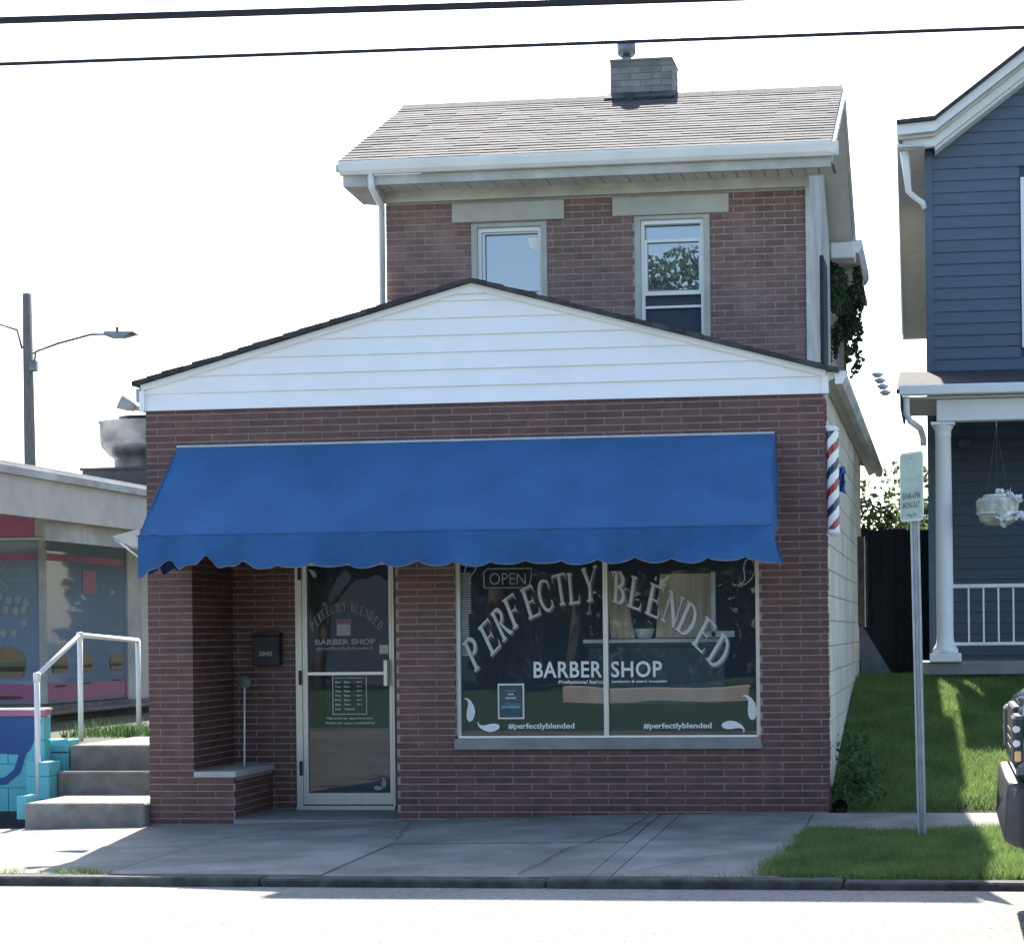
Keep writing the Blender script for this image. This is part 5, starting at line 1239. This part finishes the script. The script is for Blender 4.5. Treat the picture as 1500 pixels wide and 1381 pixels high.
q = hullmb([(.285, y0+.12, .42), (.30, y0+.12, .68), (.285, y1-.12, .42), (.30, y1-.12, .68), (.36, y0+.0, .46), (.36, y0+.0, .70), (.36, y1, .46), (.36, y1, .70), (.36, y0+.05, .385), (.36, y1-.05, .385), (.75, y0, .46), (.75, y1, .46), (.75, y0, .70), (.75, y1, .70), (.7, y0+.04, .37), (.7, y1-.04, .37), (.31, y0+.12, .715), (.31, y1-.12, .715), (.7, y0+.02, .73), (.7, y1-.02, .73)]); bmp = rounded(q, .03, 4).build('bumper', M['plastic'], tk)
q = MB(); q.bbox(.345, .62, y0+.04, y1-.04, .745, .785, .008); q.build('lower_strip', M['carpaint'], tk)
q = MB(); q.bbox(.346, .40, y0+.50, y1-.50, .80, 1.07, .01); gr_ = q.build('grille', M['plastic'], tk)
for i in range(3): q = MB(); q.bbox(.3445, .346, y0+.52, y1-.52, .82+i*.047, .845+i*.047, .003); q.build('grille_bar', M['dark'], gr_)
for sg_, ye in ((1, y0+.06), (-1, y1-.06)):
    ya, yb = sorted((ye, ye+sg_*.36))
    q = MB(); q.bbox(.332, .395, ya-.008, yb+.008, .80, 1.04, .016); hl = q.build('headlight', M['plastic'], tk)
    yo = ye-sg_*.004
    for z_ in (.975, .905):
        q = MB(); q.lathe([(0, -.006), (.012, -.0055), (.019, -.003), (.021, .01), (0, .01)], (.352, yo-sg_*.0, z_), 14, 'y'); q.build('bulb', M['lens'], hl)
    q = MB(); q.bbox(.340, .372, *sorted((yo-sg_*.012, yo+sg_*.06)), .815, .868, .006); q.build('turn_signal', M['amber'], hl)
for yy, sg_ in ((y0-.16, 1), (y1+.02, -1)):
    q = MB(); q.bbox(2.02, 2.14, yy, yy+.17, 1.18, 1.40, .02); q.build('mirror', M['plastic'], tk)
q = MB()
for xx in (2.98, 3.95): q.box(xx-.004, xx+.004, y0+.012, y0+.0185, .40, 1.12)
q.build('door_gap', M['dark'], tk)
q = MB(); q.bbox(2.78, 2.92, y0-.01, y0+.018, 1.0, 1.03, .004); q.build('door_handle', M['chrome'], tk)

# ------------------------------------------------------------------ across the street (mirrored in the shop window)
g = MB(); g.box(-60, 60, -14.8, -13.2, -.19, .02); struct('far_sidewalk', g, M['concrete'])
g = MB(); g.add([(-90, -60, .0), (90, -60, .0), (90, -14.8, .0), (-90, -14.8, .0)], [(0, 1, 2, 3)]); struct('far_lawn', g, M['farlawn'])
q = MB(); q.bbox(-8.05, -4.1, -29.4, -29.0, .0, .34, .03); q.build('retaining_wall', M['beigewall'], label='low beige retaining wall across the street mirrored in the shop window', cat='wall')
for (x, y, h, r) in ((-16, -36, 7.2, 4), (-9.5, -38, 6.5, 4.0), (-3.5, -36, 6.0, 3.6), (3, -37, 7.5, 4), (-24, -38, 9, 5), (9, -40, 9, 5), (-12.5, -43, 10.0, 3.6), (-.5, -45, 7.6, 4)):
    tree('tree', 'dark leafy tree across the street, only mirrored in the glass', x, y, 0, h, r, M['leafd'], 4200, .42, group='trees across the street')
tree('tree', 'tallest tree across the street, mirrored in the upper right window', -7.9, -48, 0, 13.2, 2.6, M['leaf'], 12000, .2)
P = np.stack([rng.uniform(-40, 26, 26000), -56+rng.uniform(-1, 1, 26000), 5.2*rng.random(26000)**.8], 1)
leafmesh(P, .5, 'hedge', M['leafd'], label='long dark hedge across the street, only mirrored in the glass', cat='hedge')
fh = thing('far_house', 'grey gabled house across the street, only mirrored in the shop glass', 'house', (-19, -46, 0))
q = MB(); q.prism([(-27, 0), (-12, 0), (-12, 4), (-19.5, 7.6), (-27, 4)], -56, -48); q.build('wall', M['navyd'], fh)
for s_ in (-1, 1):
    q = MB(); pl = [(-19.5, 7.65), (-19.5+s_*8.1, 3.75), (-19.5+s_*8.1, 3.95), (-19.5, 7.85)]
    q.prism(pl if s_ < 0 else pl[::-1], -56.4, -47.4); q.build('roof', M['shdark'], fh)
q = MB(); q.box(-24, -22.6, -48, -47.95, 1, 2.6); q.build('window', M['housewhite'], fh)
